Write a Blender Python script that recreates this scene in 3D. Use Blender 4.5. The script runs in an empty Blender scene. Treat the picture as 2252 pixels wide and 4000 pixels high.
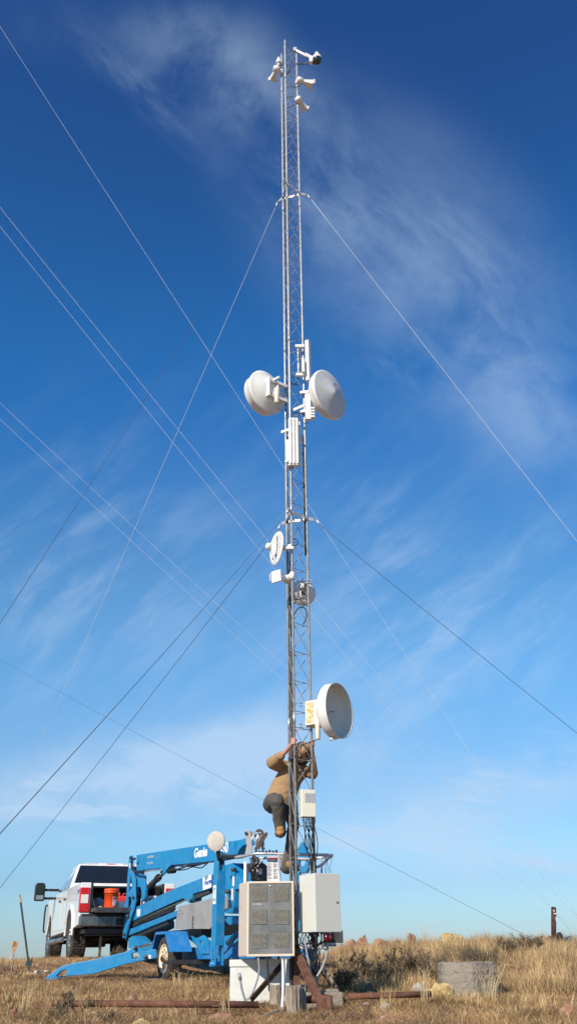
import bpy, bmesh, math, random
import numpy as np
from mathutils import Vector as V, Matrix
from mathutils.geometry import tessellate_polygon
random.seed(7); rng = np.random.default_rng(7)
S = bpy.context.scene; C = S.collection
R = math.radians
# ---------------- camera: the eye is the world origin -----------------
FP = 3550.0; PITCH = R(26.1); ROLL = R(0.7)
fwd = V((0, math.cos(PITCH), math.sin(PITCH)))
r0 = V((1, 0, 0)); u0 = r0.cross(fwd)
rgt = r0*math.cos(ROLL) - u0*math.sin(ROLL)
up = u0*math.cos(ROLL) + r0*math.sin(ROLL)
# the photo's verticals lean to the upper left -> rotate the frame
rgt = r0*math.cos(ROLL) - u0*math.sin(ROLL)*1.0
up = rgt.cross(fwd)
def ray(px, py):
    return (fwd*FP + rgt*(px-1126) + up*(2000-py)).normalized()
def at(px, py, Y):                       # point of that line of sight standing Y metres ahead
    d = ray(px, py); return d*(Y/d.y)
cam = bpy.data.cameras.new('camera'); co = bpy.data.objects.new('camera', cam); C.objects.link(co)
cam.sensor_fit = 'VERTICAL'; cam.sensor_height = 24; cam.sensor_width = 13.5
cam.lens = 24*FP/4000; cam.clip_start = 0.05; cam.clip_end = 5000
m = Matrix.Identity(4)
for i, a in enumerate((rgt, up, -fwd)):
    m[0][i], m[1][i], m[2][i] = a
co.matrix_world = m; S.camera = co
# ---------------- frames and mesh builder -----------------
class Fr:
    def __init__(s, o=(0,0,0), x=(1,0,0), y=(0,1,0), z=(0,0,1)):
        s.o, s.x, s.y, s.z = V(o), V(x), V(y), V(z)
    def p(s, a, b=None, c=None):
        if b is None: a, b, c = a
        return s.o + s.x*a + s.y*b + s.z*c
    def sub(s, o, rx=0, ry=0, rz=0):
        M_ = Matrix.Rotation(rz,3,'Z')@Matrix.Rotation(ry,3,'Y')@Matrix.Rotation(rx,3,'X')
        f = lambda v: s.x*v[0]+s.y*v[1]+s.z*v[2]
        return Fr(s.p(o), f(M_.col[0]), f(M_.col[1]), f(M_.col[2]))
W = Fr()
def yawf(o, deg):
    a = R(deg); return Fr(o, (math.cos(a), math.sin(a), 0), (-math.sin(a), math.cos(a), 0))
def axisf(o, axis, upv=(0,0,1)):         # z along axis, y near up
    z = V(axis).normalized(); x = V(upv).cross(z).normalized(); return Fr(o, x, z.cross(x), z)
ROOT = {}
class MB:
    def __init__(s, f=W): s.v, s.f, s.fr, s.sm = [], [], f, []
    def add(s, vs, fs, smooth=False):
        n = len(s.v); s.v += [s.fr.p(q) for q in vs]
        s.f += [tuple(i+n for i in f) for f in fs]; s.sm += [smooth]*len(fs); return s
    def box(s, a, b):
        x0,y0,z0 = a; x1,y1,z1 = b
        return s.add([(x0,y0,z0),(x1,y0,z0),(x1,y1,z0),(x0,y1,z0),(x0,y0,z1),(x1,y0,z1),(x1,y1,z1),(x0,y1,z1)],
            [(0,3,2,1),(4,5,6,7),(0,1,5,4),(1,2,6,5),(2,3,7,6),(3,0,4,7)])
    def hexa(s, p8):
        return s.add(p8, [(0,3,2,1),(4,5,6,7),(0,1,5,4),(1,2,6,5),(2,3,7,6),(3,0,4,7)])
    def prism(s, pts, ext, holes=()):
        ext = V(ext); loops = [[V(q) for q in pts]] + [[V(q) for q in h] for h in holes]
        tris = tessellate_polygon(loops); allv = [q for l in loops for q in l]; n = len(allv)
        fs = [tuple(t) for t in tris] + [tuple(i+n for i in reversed(t)) for t in tris]
        k = 0
        for l in loops:
            m_ = len(l)
            for i in range(m_):
                a, b = k+i, k+(i+1)%m_; fs.append((a, b, b+n, a+n))
            k += m_
        return s.add(allv+[q+ext for q in allv], fs)
    def tube(s, pts, r, n=8, caps=True, smooth=True, closed=False):
        pts = [V(q) for q in pts]; rs = r if isinstance(r, (list, tuple)) else [r]*len(pts)
        vs, fs = [], []; ref = None; L = len(pts)
        for i, q in enumerate(pts):
            if closed: t = pts[(i+1)%L]-pts[i-1]
            else: t = (pts[min(i+1, L-1)]-pts[max(i-1, 0)])
            t.normalize()
            if ref is None: ref = V((0,0,1)) if abs(t.z) < .9 else V((1,0,0))
            a = t.cross(ref).normalized(); b = a.cross(t); ref = b
            vs += [q + (a*math.cos(2*math.pi*k/n) + b*math.sin(2*math.pi*k/n))*rs[i] for k in range(n)]
        for i in range(L if closed else L-1):
            j = (i+1) % L
            for k in range(n): fs.append((i*n+k, i*n+(k+1)%n, j*n+(k+1)%n, j*n+k))
        s.add(vs, fs, smooth)
        if caps and not closed:
            b0 = len(s.v)-len(vs); s.f += [tuple(b0+k for k in reversed(range(n))), tuple(b0+(L-1)*n+k for k in range(n))]; s.sm += [False]*2
        return s
    def lathe(s, prof, o=(0,0,0), f=None, n=32, smooth=True, closed=False):   # prof (r,z) about z
        f = f or Fr(o); vs, fs = [], []
        for r, z in prof:
            vs += [f.p(r*math.cos(2*math.pi*k/n), r*math.sin(2*math.pi*k/n), z) for k in range(n)]
        P = len(prof)
        for i in range(P if closed else P-1):
            j = (i+1) % P
            for k in range(n): fs.append((i*n+k, i*n+(k+1)%n, j*n+(k+1)%n, j*n+k))
        return s.add(vs, fs, smooth)
    def ball(s, c, r, sc=(1,1,1), n=16, f=None):
        prof = [(max(1e-4, math.sin(math.pi*i/n)*r), -math.cos(math.pi*i/n)*r) for i in range(n+1)]
        f = f or W
        return s.lathe(prof, f=Fr(c, f.x*sc[0], f.y*sc[1], f.z*sc[2]), n=2*n)
    def beam(s, a, b, w, h, side=(0,0,1)):   # rectangular bar a->b
        a, b = V(a), V(b); t = (b-a).normalized(); x = t.cross(V(side)).normalized()*w/2; y = x.cross(t).normalized()*h/2
        return s.hexa([a-x-y, a+x-y, b+x-y, b-x-y, a-x+y, a+x+y, b+x+y, b-x+y])
    def build(s, name, mat, parent=None, bevel=0, seg=2, auto=None):
        me = bpy.data.meshes.new(name); off = ROOT.get(parent.name, V()) if parent else V()
        o = bpy.data.objects.new(name, me); C.objects.link(o)
        if parent: ROOT[o.name] = off; o.parent = parent
        else:
            n = len(s.v); c = sum(s.v, V())/n; off = V((c.x, c.y, min(q.z for q in s.v))); o.location = off; ROOT[o.name] = off
        me.from_pydata([q-off for q in s.v], [], s.f)
        me.polygons.foreach_set('use_smooth', s.sm)
        bm = bmesh.new(); bm.from_mesh(me); bmesh.ops.recalc_face_normals(bm, faces=bm.faces); bm.to_mesh(me); bm.free()
        me.materials.append(mat)
        if bevel:
            b = o.modifiers.new('bevel', 'BEVEL'); b.width = bevel; b.segments = seg; b.limit_method = 'ANGLE'; b.angle_limit = R(35)
        return o
def thing(name, loc, label, cat, group=None):
    o = bpy.data.objects.new(name, None); C.objects.link(o); o.location = loc; o.empty_display_size = .1
    ROOT[o.name] = V(loc); return tag(o, label, cat, group)
def tag(o, label=None, cat=None, group=None, kind=None):
    if label: o['label'] = label
    if cat: o['category'] = cat
    if group: o['group'] = group
    if kind: o['kind'] = kind
    return o
def text(name, s, f, h, mat, parent, bold=0.0, sx=1.0, depth=.002):
    cu = bpy.data.curves.new('t', 'FONT'); cu.body = s; cu.size = h/.7; cu.extrude = depth/2; cu.offset = bold; cu.resolution_u = 3
    cu.align_x = 'CENTER'; cu.align_y = 'CENTER'
    t = bpy.data.objects.new('t', cu); C.objects.link(t); bpy.context.view_layer.update()
    me = bpy.data.meshes.new_from_object(t.evaluated_get(bpy.context.evaluated_depsgraph_get()))
    b = MB(f); b.add([(v.co.x*sx, v.co.y, v.co.z) for v in me.vertices], [tuple(p.vertices) for p in me.polygons])
    bpy.data.objects.remove(t); return b.build(name, mat, parent)
# ---------------- materials -----------------
def mat(name, col, rough=.6, metal=0., var=.12, vs=8., bump=.0, bs=60., dirt=None, ds=3., da=.5, lo=.45, hi=.7, spec=.5, coat=0., stretch=None):
    m_ = bpy.data.materials.new(name); m_.use_nodes = True; nt = m_.node_tree; N = nt.nodes; L = nt.links
    b = N['Principled BSDF']; b.inputs['Roughness'].default_value = rough; b.inputs['Metallic'].default_value = metal
    b.inputs['Specular IOR Level'].default_value = spec; b.inputs['Coat Weight'].default_value = coat
    tc = N.new('ShaderNodeTexCoord'); src = tc.outputs['Object']
    if stretch:
        mp = N.new('ShaderNodeMapping'); mp.inputs['Scale'].default_value = stretch; L.new(src, mp.inputs[0]); src = mp.outputs[0]
    n1 = N.new('ShaderNodeTexNoise'); n1.inputs['Scale'].default_value = vs; n1.inputs['Detail'].default_value = 6; L.new(src, n1.inputs['Vector'])
    r1 = N.new('ShaderNodeMapRange'); r1.inputs[1].default_value = .3; r1.inputs[2].default_value = .7
    r1.inputs[3].default_value = 1-var; r1.inputs[4].default_value = 1+var; L.new(n1.outputs[0], r1.inputs[0])
    vm = N.new('ShaderNodeVectorMath'); vm.operation = 'SCALE'; vm.inputs[0].default_value = col; L.new(r1.outputs[0], vm.inputs['Scale'])
    out = vm.outputs[0]
    if dirt:
        n2 = N.new('ShaderNodeTexNoise'); n2.inputs['Scale'].default_value = ds; n2.inputs['Detail'].default_value = 10; n2.inputs['Roughness'].default_value = .65
        L.new(src, n2.inputs['Vector'])
        r2 = N.new('ShaderNodeMapRange'); r2.inputs[1].default_value = lo; r2.inputs[2].default_value = hi; r2.inputs[3].default_value = 0; r2.inputs[4].default_value = da
        L.new(n2.outputs[0], r2.inputs[0])
        mx = N.new('ShaderNodeMix'); mx.data_type = 'RGBA'; L.new(r2.outputs[0], mx.inputs[0]); L.new(out, mx.inputs[6]); mx.inputs[7].default_value = (*dirt, 1)
        out = mx.outputs[2]
    L.new(out, b.inputs['Base Color'])
    rr = N.new('ShaderNodeMapRange'); rr.inputs[3].default_value = max(0, rough-.12); rr.inputs[4].default_value = min(1, rough+.12)
    L.new(n1.outputs[0], rr.inputs[0]); L.new(rr.outputs[0], b.inputs['Roughness'])
    if bump:
        n3 = N.new('ShaderNodeTexNoise'); n3.inputs['Scale'].default_value = bs; n3.inputs['Detail'].default_value = 5; L.new(src, n3.inputs['Vector'])
        bp = N.new('ShaderNodeBump'); bp.inputs['Strength'].default_value = bump; bp.inputs['Distance'].default_value = .02
        L.new(n3.outputs[0], bp.inputs['Height']); L.new(bp.outputs[0], b.inputs['Normal'])
    return m_
galv = mat('galvanized', (.46,.47,.47), .5, .35, .2, 20, dirt=(.3,.28,.25), ds=12, da=.4)
alu = mat('aluminium', (.6,.6,.6), .38, .6, .12, 10)
darkst = mat('dark steel', (.06,.06,.06), .5, .4, .3, 10)
rodm = mat('rod steel', (.34,.35,.36), .5, .4, .2, 20)
white = mat('white antenna plastic', (.74,.73,.69), .45, 0, .05, 6, dirt=(.50,.46,.38), ds=7, da=.55, lo=.48, hi=.75)
cream = mat('cream plastic', (.72,.68,.55), .5, 0, .05, 6, dirt=(.5,.45,.35), ds=6, da=.4)
radome = mat('grey radome', (.56,.57,.57), .6, 0, .05, 5, dirt=(.4,.4,.38), ds=8, da=.5)
inner = mat('dish inside', (.66,.64,.56), .85, 0, .05, 5, dirt=(.3,.27,.2), ds=30, da=.6, lo=.58, hi=.7)
rust_o = mat('orange rust stain', (.75,.36,.1), .8, 0, .3, 30, dirt=(.72,.66,.55), ds=15, da=.9, lo=.42, hi=.6)
black = mat('black rubber', (.018,.018,.018), .5, 0, .3, 10)
blackp = mat('black plastic', (.02,.02,.02), .35, 0, .2, 10)
tyre = mat('tyre rubber', (.028,.026,.024), .85, 0, .3, 10, bump=.5, bs=40, dirt=(.16,.13,.10), ds=6, da=.6)
blue = mat('blue paint', (.006,.22,.47), .45, 0, .08, 4, dirt=(.13,.22,.29), ds=8, da=.75, lo=.5, hi=.75)
blued = mat('worn blue paint', (.012,.18,.48), .5, 0, .1, 8, dirt=(.10,.25,.40), ds=8, da=.5)
beige = mat('beige cabinet paint', (.58,.50,.41), .55, 0, .06, 4, dirt=(.36,.29,.22), ds=4, da=.5)
creamtrim = mat('cream trim', (.70,.60,.46), .5, 0, .08, 9, dirt=(.45,.36,.26), ds=9, da=.5)
grille = mat('grey cabinet door', (.135,.14,.14), .6, .1, .22, 6, bump=.15, bs=200, dirt=(.24,.24,.225), ds=5, da=.6)
slotm = mat('vent slot', (.085,.08,.065), .8)
louvre = mat('vent louvre', (.31,.29,.235), .6, .1, .25, 40)
boxgrey = mat('grey enclosure paint', (.60,.60,.54), .5, 0, .04, 3, dirt=(.45,.44,.40), ds=3, da=.4)
boxlight = mat('pale enclosure paint', (.66,.67,.62), .55, 0, .05, 3, dirt=(.42,.40,.36), ds=4, da=.5)
rust = mat('rusty steel', (.13,.055,.032), .85, .1, .35, 12, bump=.5, bs=80, dirt=(.24,.11,.06), ds=9, da=.7)
conc = mat('concrete', (.29,.245,.195), .9, 0, .25, 9, bump=.9, bs=35, dirt=(.15,.125,.095), ds=9, da=.8)
wood = mat('weathered wood', (.40,.33,.25), .9, 0, .3, 10, bump=1., bs=25, dirt=(.14,.10,.07), ds=14, da=.8, stretch=(6,6,.8))
pvc = mat('white pvc', (.75,.73,.68), .5, 0, .06, 8, dirt=(.5,.45,.38), ds=7, da=.6)
rockm = mat('red sandstone', (.30,.15,.085), .95, 0, .35, 7, bump=.9, bs=18, dirt=(.36,.26,.17), ds=14, da=.8)
rocky = mat('lichened rock', (.46,.34,.14), .95, 0, .35, 9, bump=.9, bs=20, dirt=(.42,.26,.16), ds=7, da=.7)
rockg = mat('grey boulder', (.38,.33,.27), .95, 0, .35, 9, bump=.9, bs=20, dirt=(.2,.16,.12), ds=7, da=.7)
carw = mat('truck white', (.80,.79,.76), .25, 0, .03, 3, dirt=(.58,.48,.36), ds=3, da=.55, coat=.5)
glassd = mat('dark glass', (.012,.014,.016), .06, 0, .1, 3, coat=1)
redl = mat('red lens', (.55,.012,.012), .15, 0, .15, 30, coat=1)
clearl = mat('clear lens', (.75,.72,.66), .15, 0, .1, 40, coat=1)
chrome = mat('chrome', (.5,.5,.5), .32, .9, .05, 8, dirt=(.3,.26,.2), ds=8, da=.5)
bumperm = mat('dull chrome bumper', (.20,.20,.20), .22, .8, .2, 8, dirt=(.12,.10,.08), ds=5, da=.8)
orange = mat('orange plastic', (.80,.085,.012), .4, 0, .05, 6)
whitep = mat('white paint', (.82,.82,.82), .5, 0, .04, 10)
rimm = mat('ivory wheel paint', (.78,.68,.50), .5, 0, .08, 9, dirt=(.45,.28,.15), ds=9, da=.6)
silver = mat('grey cover panel', (.40,.38,.36), .45, .3, .06, 5, dirt=(.25,.20,.17), ds=3, da=.5)
disc = mat('weathered pad', (.50,.47,.41), .7, 0, .15, 12, bump=.2, bs=60, dirt=(.38,.33,.26), ds=7, da=.6)
skin = mat('skin', (.52,.27,.19), .55, 0, .15, 30)
jackm = mat('tan canvas', (.34,.21,.105), .9, 0, .14, 6, bump=.9, bs=11, dirt=(.24,.15,.08), ds=6, da=.4)
pantm = mat('grey brown canvas', (.085,.075,.065), .9, 0, .15, 8, bump=.6, bs=14)
bootm = mat('tan leather', (.33,.17,.06), .7, 0, .25, 14, bump=.4, bs=40)
solem = mat('boot sole', (.04,.035,.03), .9)
strapm = mat('brown strap', (.10,.065,.05), .8, 0, .3, 20)
greenp = mat('green post paint', (.012,.03,.025), .6, 0, .2, 10)
wire = mat('guy wire', (.55,.57,.60), .8, 0, .1, 10)
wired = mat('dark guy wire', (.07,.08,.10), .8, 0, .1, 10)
marine = mat('sign ink blue', (.03,.12,.45), .5)
redp = mat('red ink', (.6,.05,.03), .5)
inkm = mat('grey ink', (.25,.25,.27), .6)
cactusm = mat('prickly pear skin', (.21,.17,.06), .6, 0, .25, 25, bump=.3, bs=80, dirt=(.30,.12,.05), ds=15, da=.6)
pinkm = mat('dried pink pad', (.24,.09,.07), .7, 0, .25, 20)
wirep = mat('paper label', (.75,.75,.74), .5, 0, .05, 20, dirt=(.4,.4,.4), ds=60, da=.3)
# ---------------- light -----------------
sd = V((-.44, -.72, .53)).normalized()            # towards the sun
el = math.asin(sd.z); az = math.atan2(sd.x, sd.y)
sl = bpy.data.lights.new('sun', 'SUN'); sl.energy = 4.8; sl.angle = R(.5); sl.color = (1, .91, .78)
so = bpy.data.objects.new('sun', sl); C.objects.link(so); so.rotation_euler = (-sd).to_track_quat('-Z', 'Y').to_euler()
w = bpy.data.worlds.new('World'); S.world = w; w.use_nodes = True; nt = w.node_tree; N, L = nt.nodes, nt.links; N.clear()
sky = N.new('ShaderNodeTexSky'); sky.sky_type = 'NISHITA'; sky.sun_disc = False; sky.sun_elevation = el; sky.sun_rotation = az
sky.altitude = 900; sky.air_density = 1.0; sky.dust_density = .25; sky.ozone_density = 2.2
hs = N.new('ShaderNodeHueSaturation'); hs.inputs['Saturation'].default_value = 1.14; hs.inputs['Hue'].default_value = .5; hs.inputs['Value'].default_value = 1.0
L.new(sky.outputs[0], hs.inputs['Color']); SKYRAMP = True
def mth(op, a, b=None, c=None, clamp=False):
    n = N.new('ShaderNodeMath'); n.operation = op; n.use_clamp = clamp
    for i, q in enumerate((a, b, c)):
        if q is None: continue
        if hasattr(q, 'is_output'): L.new(q, n.inputs[i])
        else: n.inputs[i].default_value = q
    return n.outputs[0]
def _ramp():
    t_ = N.new('ShaderNodeTexCoord'); sp = N.new('ShaderNodeSeparateXYZ'); L.new(t_.outputs['Generated'], sp.inputs[0])
    cr = N.new('ShaderNodeValToRGB'); L.new(sp.outputs[2], cr.inputs[0]); cr.color_ramp.interpolation = 'EASE'
    st = [(0,(.50,.64,.92)),(.06,(.62,.82,1.02)),(.11,(.78,1.06,1.2)),(.314,(.60,1.34,1.56)),(.545,(.44,1.28,1.76)),(.80,(.46,.88,1.36))]
    for i, (p_, c_) in enumerate(st):
        e = cr.color_ramp.elements[i] if i < 2 else cr.color_ramp.elements.new(p_)
        e.position = p_; e.color = (c_[0]/2, c_[1]/2, c_[2]/2, 1)
    m1 = N.new('ShaderNodeVectorMath'); m1.operation = 'MULTIPLY'; L.new(hs.outputs[0], m1.inputs[0]); L.new(cr.outputs[0], m1.inputs[1])
    m2 = N.new('ShaderNodeVectorMath'); m2.operation = 'SCALE'; L.new(m1.outputs[0], m2.inputs[0]); m2.inputs['Scale'].default_value = 2; return m2.outputs[0]
skyc = _ramp()
tc = N.new('ShaderNodeTexCoord'); dirv = tc.outputs['Generated']
def dotc(v):
    n = N.new('ShaderNodeVectorMath'); n.operation = 'DOT_PRODUCT'; L.new(dirv, n.inputs[0]); n.inputs[1].default_value = v; return n.outputs['Value']
# cirrus sheet: coordinates on the plane tangent to the sky dome above the hill top
zf = mth('MAXIMUM', dotc((0, .898, .44)), .05)
cu_ = mth('DIVIDE', dotc((1, 0, 0)), zf); cv_ = mth('DIVIDE', dotc((0, -.44, .898)), zf)
def comb(a, b, c=0.):
    n = N.new('ShaderNodeCombineXYZ')
    for i, q in enumerate((a, b, c)):
        if hasattr(q, 'is_output'): L.new(q, n.inputs[i])
        else: n.inputs[i].default_value = q
    return n.outputs[0]
def noise(vec, scale, detail=8, rough=.6, dist=0., lo=.4, hi=.7):
    n = N.new('ShaderNodeTexNoise'); n.inputs['Scale'].default_value = scale; n.inputs['Detail'].default_value = detail
    n.inputs['Roughness'].default_value = rough; n.inputs['Distortion'].default_value = dist*.35; L.new(vec, n.inputs['Vector'])
    r = N.new('ShaderNodeMapRange'); r.interpolation_type = 'SMOOTHSTEP'; r.inputs[1].default_value = lo; r.inputs[2].default_value = hi; L.new(n.outputs[0], r.inputs[0])
    return r.outputs[0]
def rot(deg, sx, sy, seed=0.):
    a = R(deg); c_, s_ = math.cos(a), math.sin(a)
    p = mth('ADD', mth('MULTIPLY', cu_, c_*sx), mth('MULTIPLY', cv_, s_*sx))
    q = mth('ADD', mth('MULTIPLY', cu_, -s_*sy), mth('MULTIPLY', cv_, c_*sy))
    return comb(p, q, seed)
def smooth(x, a, b):
    r = N.new('ShaderNodeMapRange'); r.interpolation_type = 'SMOOTHSTEP'; r.inputs[1].default_value = a; r.inputs[2].default_value = b; L.new(x, r.inputs[0]); return r.outputs[0]
def blob(px, py, rx, ry, deg=0.):
    u, v_ = (px-1126)/3550, (2000-py)/3550; a = R(deg); c_, s_ = math.cos(a), math.sin(a)
    du = mth('SUBTRACT', cu_, u); dv = mth('SUBTRACT', cv_, v_)
    p = mth('DIVIDE', mth('ADD', mth('MULTIPLY', du, c_), mth('MULTIPLY', dv, s_)), rx/3550)
    q = mth('DIVIDE', mth('ADD', mth('MULTIPLY', du, -s_), mth('MULTIPLY', dv, c_)), ry/3550)
    d = mth('SQRT', mth('ADD', mth('MULTIPLY', p, p), mth('MULTIPLY', q, q)))
    return smooth(d, 1.0, 0.0)
wob = N.new('ShaderNodeTexNoise'); wob.inputs['Scale'].default_value = 5; wob.inputs['Detail'].default_value = 4
L.new(comb(cu_, cv_, 3.), wob.inputs['Vector'])
cu_ = mth('ADD', cu_, mth('MULTIPLY', mth('SUBTRACT', wob.outputs[0], .5), .035))
cv_ = mth('ADD', cv_, mth('MULTIPLY', mth('SUBTRACT', wob.outputs[0], .5), -.03))
fine = noise(rot(-48, 3, 9), 2.2, 10, .68, .6, .35, .75)
soft = noise(comb(cu_, cv_, 9.), 7, 8, .6, .5, .32, .72)
flat = noise(rot(-8, 3, 11, 5.), 2.0, 8, .6, .5, .40, .70)
steep = noise(rot(38, 4, 12, 2.), 2.0, 8, .6, .4, .40, .74)
veil = noise(comb(cu_, cv_, 4.), 3.0, 6, .55, .3, .25, .65)
terms = []
def term(b, n_, k): terms.append(mth('MULTIPLY', mth('MULTIPLY', b, n_), k))
term(blob(860, 240, 560, 360, -25), soft, .28)
term(blob(450, 120, 700, 260, -10), soft, .06)
term(blob(560, 330, 520, 120, -48), fine, .22)
term(blob(1180, 640, 760, 380, -52), soft, .20)
term(blob(1650, 1100, 1300, 620, -47), mth('MAXIMUM', soft, fine), .27)
term(blob(1750, 900, 1100, 500, -47), veil, .12)
term(blob(2150, 1650, 700, 420, -45), soft, .24)
term(blob(1750, 2500, 900, 480, 25), steep, .24)
term(blob(1500, 2150, 260, 520, 15), steep, .20)
term(blob(500, 3060, 1400, 260, 6), mth('MAXIMUM', flat, mth('MULTIPLY', soft, .9)), .95)
term(blob(500, 3000, 1500, 330, 6), veil, .25)
term(blob(900, 2880, 800, 200, 18), soft, .45)
term(blob(150, 3150, 900, 60, -6), flat, .5)
term(blob(1700, 3330, 1200, 230, -6), mth('MAXIMUM', flat, mth('MULTIPLY', soft, .7)), .85)
term(blob(300, 2250, 800, 700, 30), steep, .18)
term(blob(2000, 3050, 1000, 260, 15), mth('MAXIMUM', flat, soft), .60)
term(blob(1750, 2620, 650, 160, 25), soft, .24)
term(blob(1126, 2500, 2600, 1500, 0), steep, .12)
terms.append(mth('MULTIPLY', blob(1126, 2900, 3600, 1500), .20))
tot = terms[0]
for t_ in terms[1:]: tot = mth('ADD', tot, t_)
tot = mth('MINIMUM', tot, .75)
mx = N.new('ShaderNodeMix'); mx.data_type = 'RGBA'; L.new(tot, mx.inputs[0]); L.new(skyc, mx.inputs[6]); mx.inputs[7].default_value = (5.4, 7.1, 9.2, 1)
bg = N.new('ShaderNodeBackground'); bg.inputs['Strength'].default_value = .086; L.new(mx.outputs[2], bg.inputs[0])
wo = N.new('ShaderNodeOutputWorld'); L.new(bg.outputs[0], wo.inputs[0])
S.view_settings.view_transform = 'Standard'; S.view_settings.look = 'None'; S.view_settings.exposure = .22; S.view_settings.gamma = 1
# ---------------- terrain -----------------
LY = [-80,0,5,8,9,10.5,11.3,12,16,18.5,20.5,23,26,32,50,200,1500,3000]; LZ = [-6,-1.5,-.85,-.56,-.55,-.54,-.53,-.43,-.34,-.17,-.02,.0,-.1,-.9,-4,-30,-200,-420]
RY = [-80,0,5,8,9,11,12.5,13.5,15,18,21,23,26,35,50,200,1500,3000]; RZ = [-6,-1.5,-.85,-.56,-.55,-.52,-.46,-.36,-.16,.06,.17,.18,.08,-.6,-3,-30,-200,-420]
def hgt(x, y):
    x = np.asarray(x, float); y = np.asarray(y, float)
    s = np.clip((x+.2)/3.4, 0, 1); s = s*s*(3-2*s)
    z = np.interp(y, LY, LZ)*(1-s) + np.interp(y, RY, RZ)*s
    b = .035*np.sin(x*1.7+.6*y)*np.sin(y*1.3-.4*x) + .02*np.sin(x*4.1+1)*np.sin(y*3.3+x)
    return z + b*np.clip((y-3)/5, 0, 1)*(np.abs(x) < 60)
def H(x, y): return float(hgt(x, y))
xs = np.concatenate([np.linspace(-2500,-30,14), np.arange(-28,28.1,.35), np.linspace(30,2500,14)])
ys = np.concatenate([[-600,-200,-60,-20,-5], np.arange(0,34,.3), np.array([36,40,46,55,70,100,150,220,400,800,1500,2600])])
X, Y = np.meshgrid(xs, ys); Z = hgt(X, Y); me = bpy.data.meshes.new('ground')
nx, ny = len(xs), len(ys)
me.from_pydata(np.stack([X.ravel(), Y.ravel(), Z.ravel()], 1).tolist(), [], [(j*nx+i, j*nx+i+1, (j+1)*nx+i+1, (j+1)*nx+i) for j in range(ny-1) for i in range(nx-1)])
me.polygons.foreach_set('use_smooth', [True]*len(me.polygons))
g = bpy.data.objects.new('ground', me); C.objects.link(g); g['kind'] = 'structure'
me.materials.append(mat('dry soil', (.27,.155,.085), .95, 0, .35, 3, bump=1, bs=15, dirt=(.38,.27,.16), ds=4, da=.7))
# ---------------- dry grass (uncountable) -----------------
def blades(name, x, y, h, wd, lean, cols, label, cat, curl=.5):
    n = len(x); z = hgt(x, y)-.01; a = rng.uniform(0, 6.283, n); b = rng.uniform(0, 6.283, n)
    lx, ly = np.cos(a)*lean*h, np.sin(a)*lean*h; wx, wy = np.cos(b)*wd, np.sin(b)*wd
    P = np.zeros((n, 5, 3), np.float32)
    mid = .55
    P[:,0] = np.stack([x-wx, y-wy, z], 1); P[:,1] = np.stack([x+wx, y+wy, z], 1)
    P[:,2] = np.stack([x+lx*mid*curl+wx*.7, y+ly*mid*curl+wy*.7, z+h*mid], 1)
    P[:,3] = np.stack([x+lx*mid*curl-wx*.7, y+ly*mid*curl-wy*.7, z+h*mid], 1)
    zt = h*np.sqrt(np.clip(1-lean*lean*.5, .1, 1))
    P[:,4] = np.stack([x+lx, y+ly, z+zt], 1)
    me = bpy.data.meshes.new(name); me.vertices.add(n*5); me.vertices.foreach_set('co', P.ravel())
    base = np.arange(n)*5
    li = np.stack([base, base+1, base+2, base+3, base+3, base+2, base+4], 1).ravel()
    me.loops.add(n*7); me.loops.foreach_set('vertex_index', li.astype(np.int32))
    me.polygons.add(n*2); st = np.stack([np.arange(n)*7, np.arange(n)*7+4], 1).ravel()
    me.polygons.foreach_set('loop_start', st.astype(np.int32)); me.update(calc_edges=True); me.validate()
    at_ = me.attributes.new('tone', 'FLOAT', 'POINT'); at_.data.foreach_set('value', np.repeat(rng.random(n), 5).astype(np.float32))
    m_ = bpy.data.materials.new(name+' blades'); m_.use_nodes = True; N_, L_ = m_.node_tree.nodes, m_.node_tree.links
    bs = N_['Principled BSDF']; bs.inputs['Roughness'].default_value = .8; bs.inputs['Specular IOR Level'].default_value = .2
    an = N_.new('ShaderNodeAttribute'); an.attribute_name = 'tone'; cr = N_.new('ShaderNodeValToRGB')
    for i, (p_, c_) in enumerate(cols):
        e = cr.color_ramp.elements[i] if i < 2 else cr.color_ramp.elements.new(p_)
        e.position = p_; e.color = (*c_, 1)
    L_.new(an.outputs['Fac'], cr.inputs[0])
    tcn = N_.new('ShaderNodeTexCoord'); nn = N_.new('ShaderNodeTexNoise'); nn.inputs['Scale'].default_value = 2.0; nn.inputs['Detail'].default_value = 5; L_.new(tcn.outputs['Object'], nn.inputs['Vector'])
    mr = N_.new('ShaderNodeMapRange'); mr.inputs[1].default_value = .3; mr.inputs[2].default_value = .7; mr.inputs[3].default_value = .60; mr.inputs[4].default_value = 1.48; L_.new(nn.outputs[0], mr.inputs[0])
    vm = N_.new('ShaderNodeVectorMath'); vm.operation = 'SCALE'; L_.new(cr.outputs[0], vm.inputs[0]); L_.new(mr.outputs[0], vm.inputs['Scale']); L_.new(vm.outputs[0], bs.inputs['Base Color'])
    tr = N_.new('ShaderNodeBsdfTranslucent'); L_.new(vm.outputs[0], tr.inputs[0]); ms = N_.new('ShaderNodeMixShader'); ms.inputs[0].default_value = .25
    L_.new(bs.outputs[0], ms.inputs[1]); L_.new(tr.outputs[0], ms.inputs[2]); L_.new(ms.outputs[0], N_['Material Output'].inputs[0])
    o = bpy.data.objects.new(name, me); C.objects.link(o); me.materials.append(m_); tag(o, label, cat, None, 'stuff'); return o
STRAW = [(0,(.20,.115,.055)), (1,(.80,.58,.29)), (.35,(.37,.225,.11)), (.7,(.57,.385,.18))]
def keepout(x, y):
    k = np.ones(len(x), bool)
    for (cx, cy, r) in KEEP: k &= (x-cx)**2+(y-cy)**2 > r*r
    return k
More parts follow.
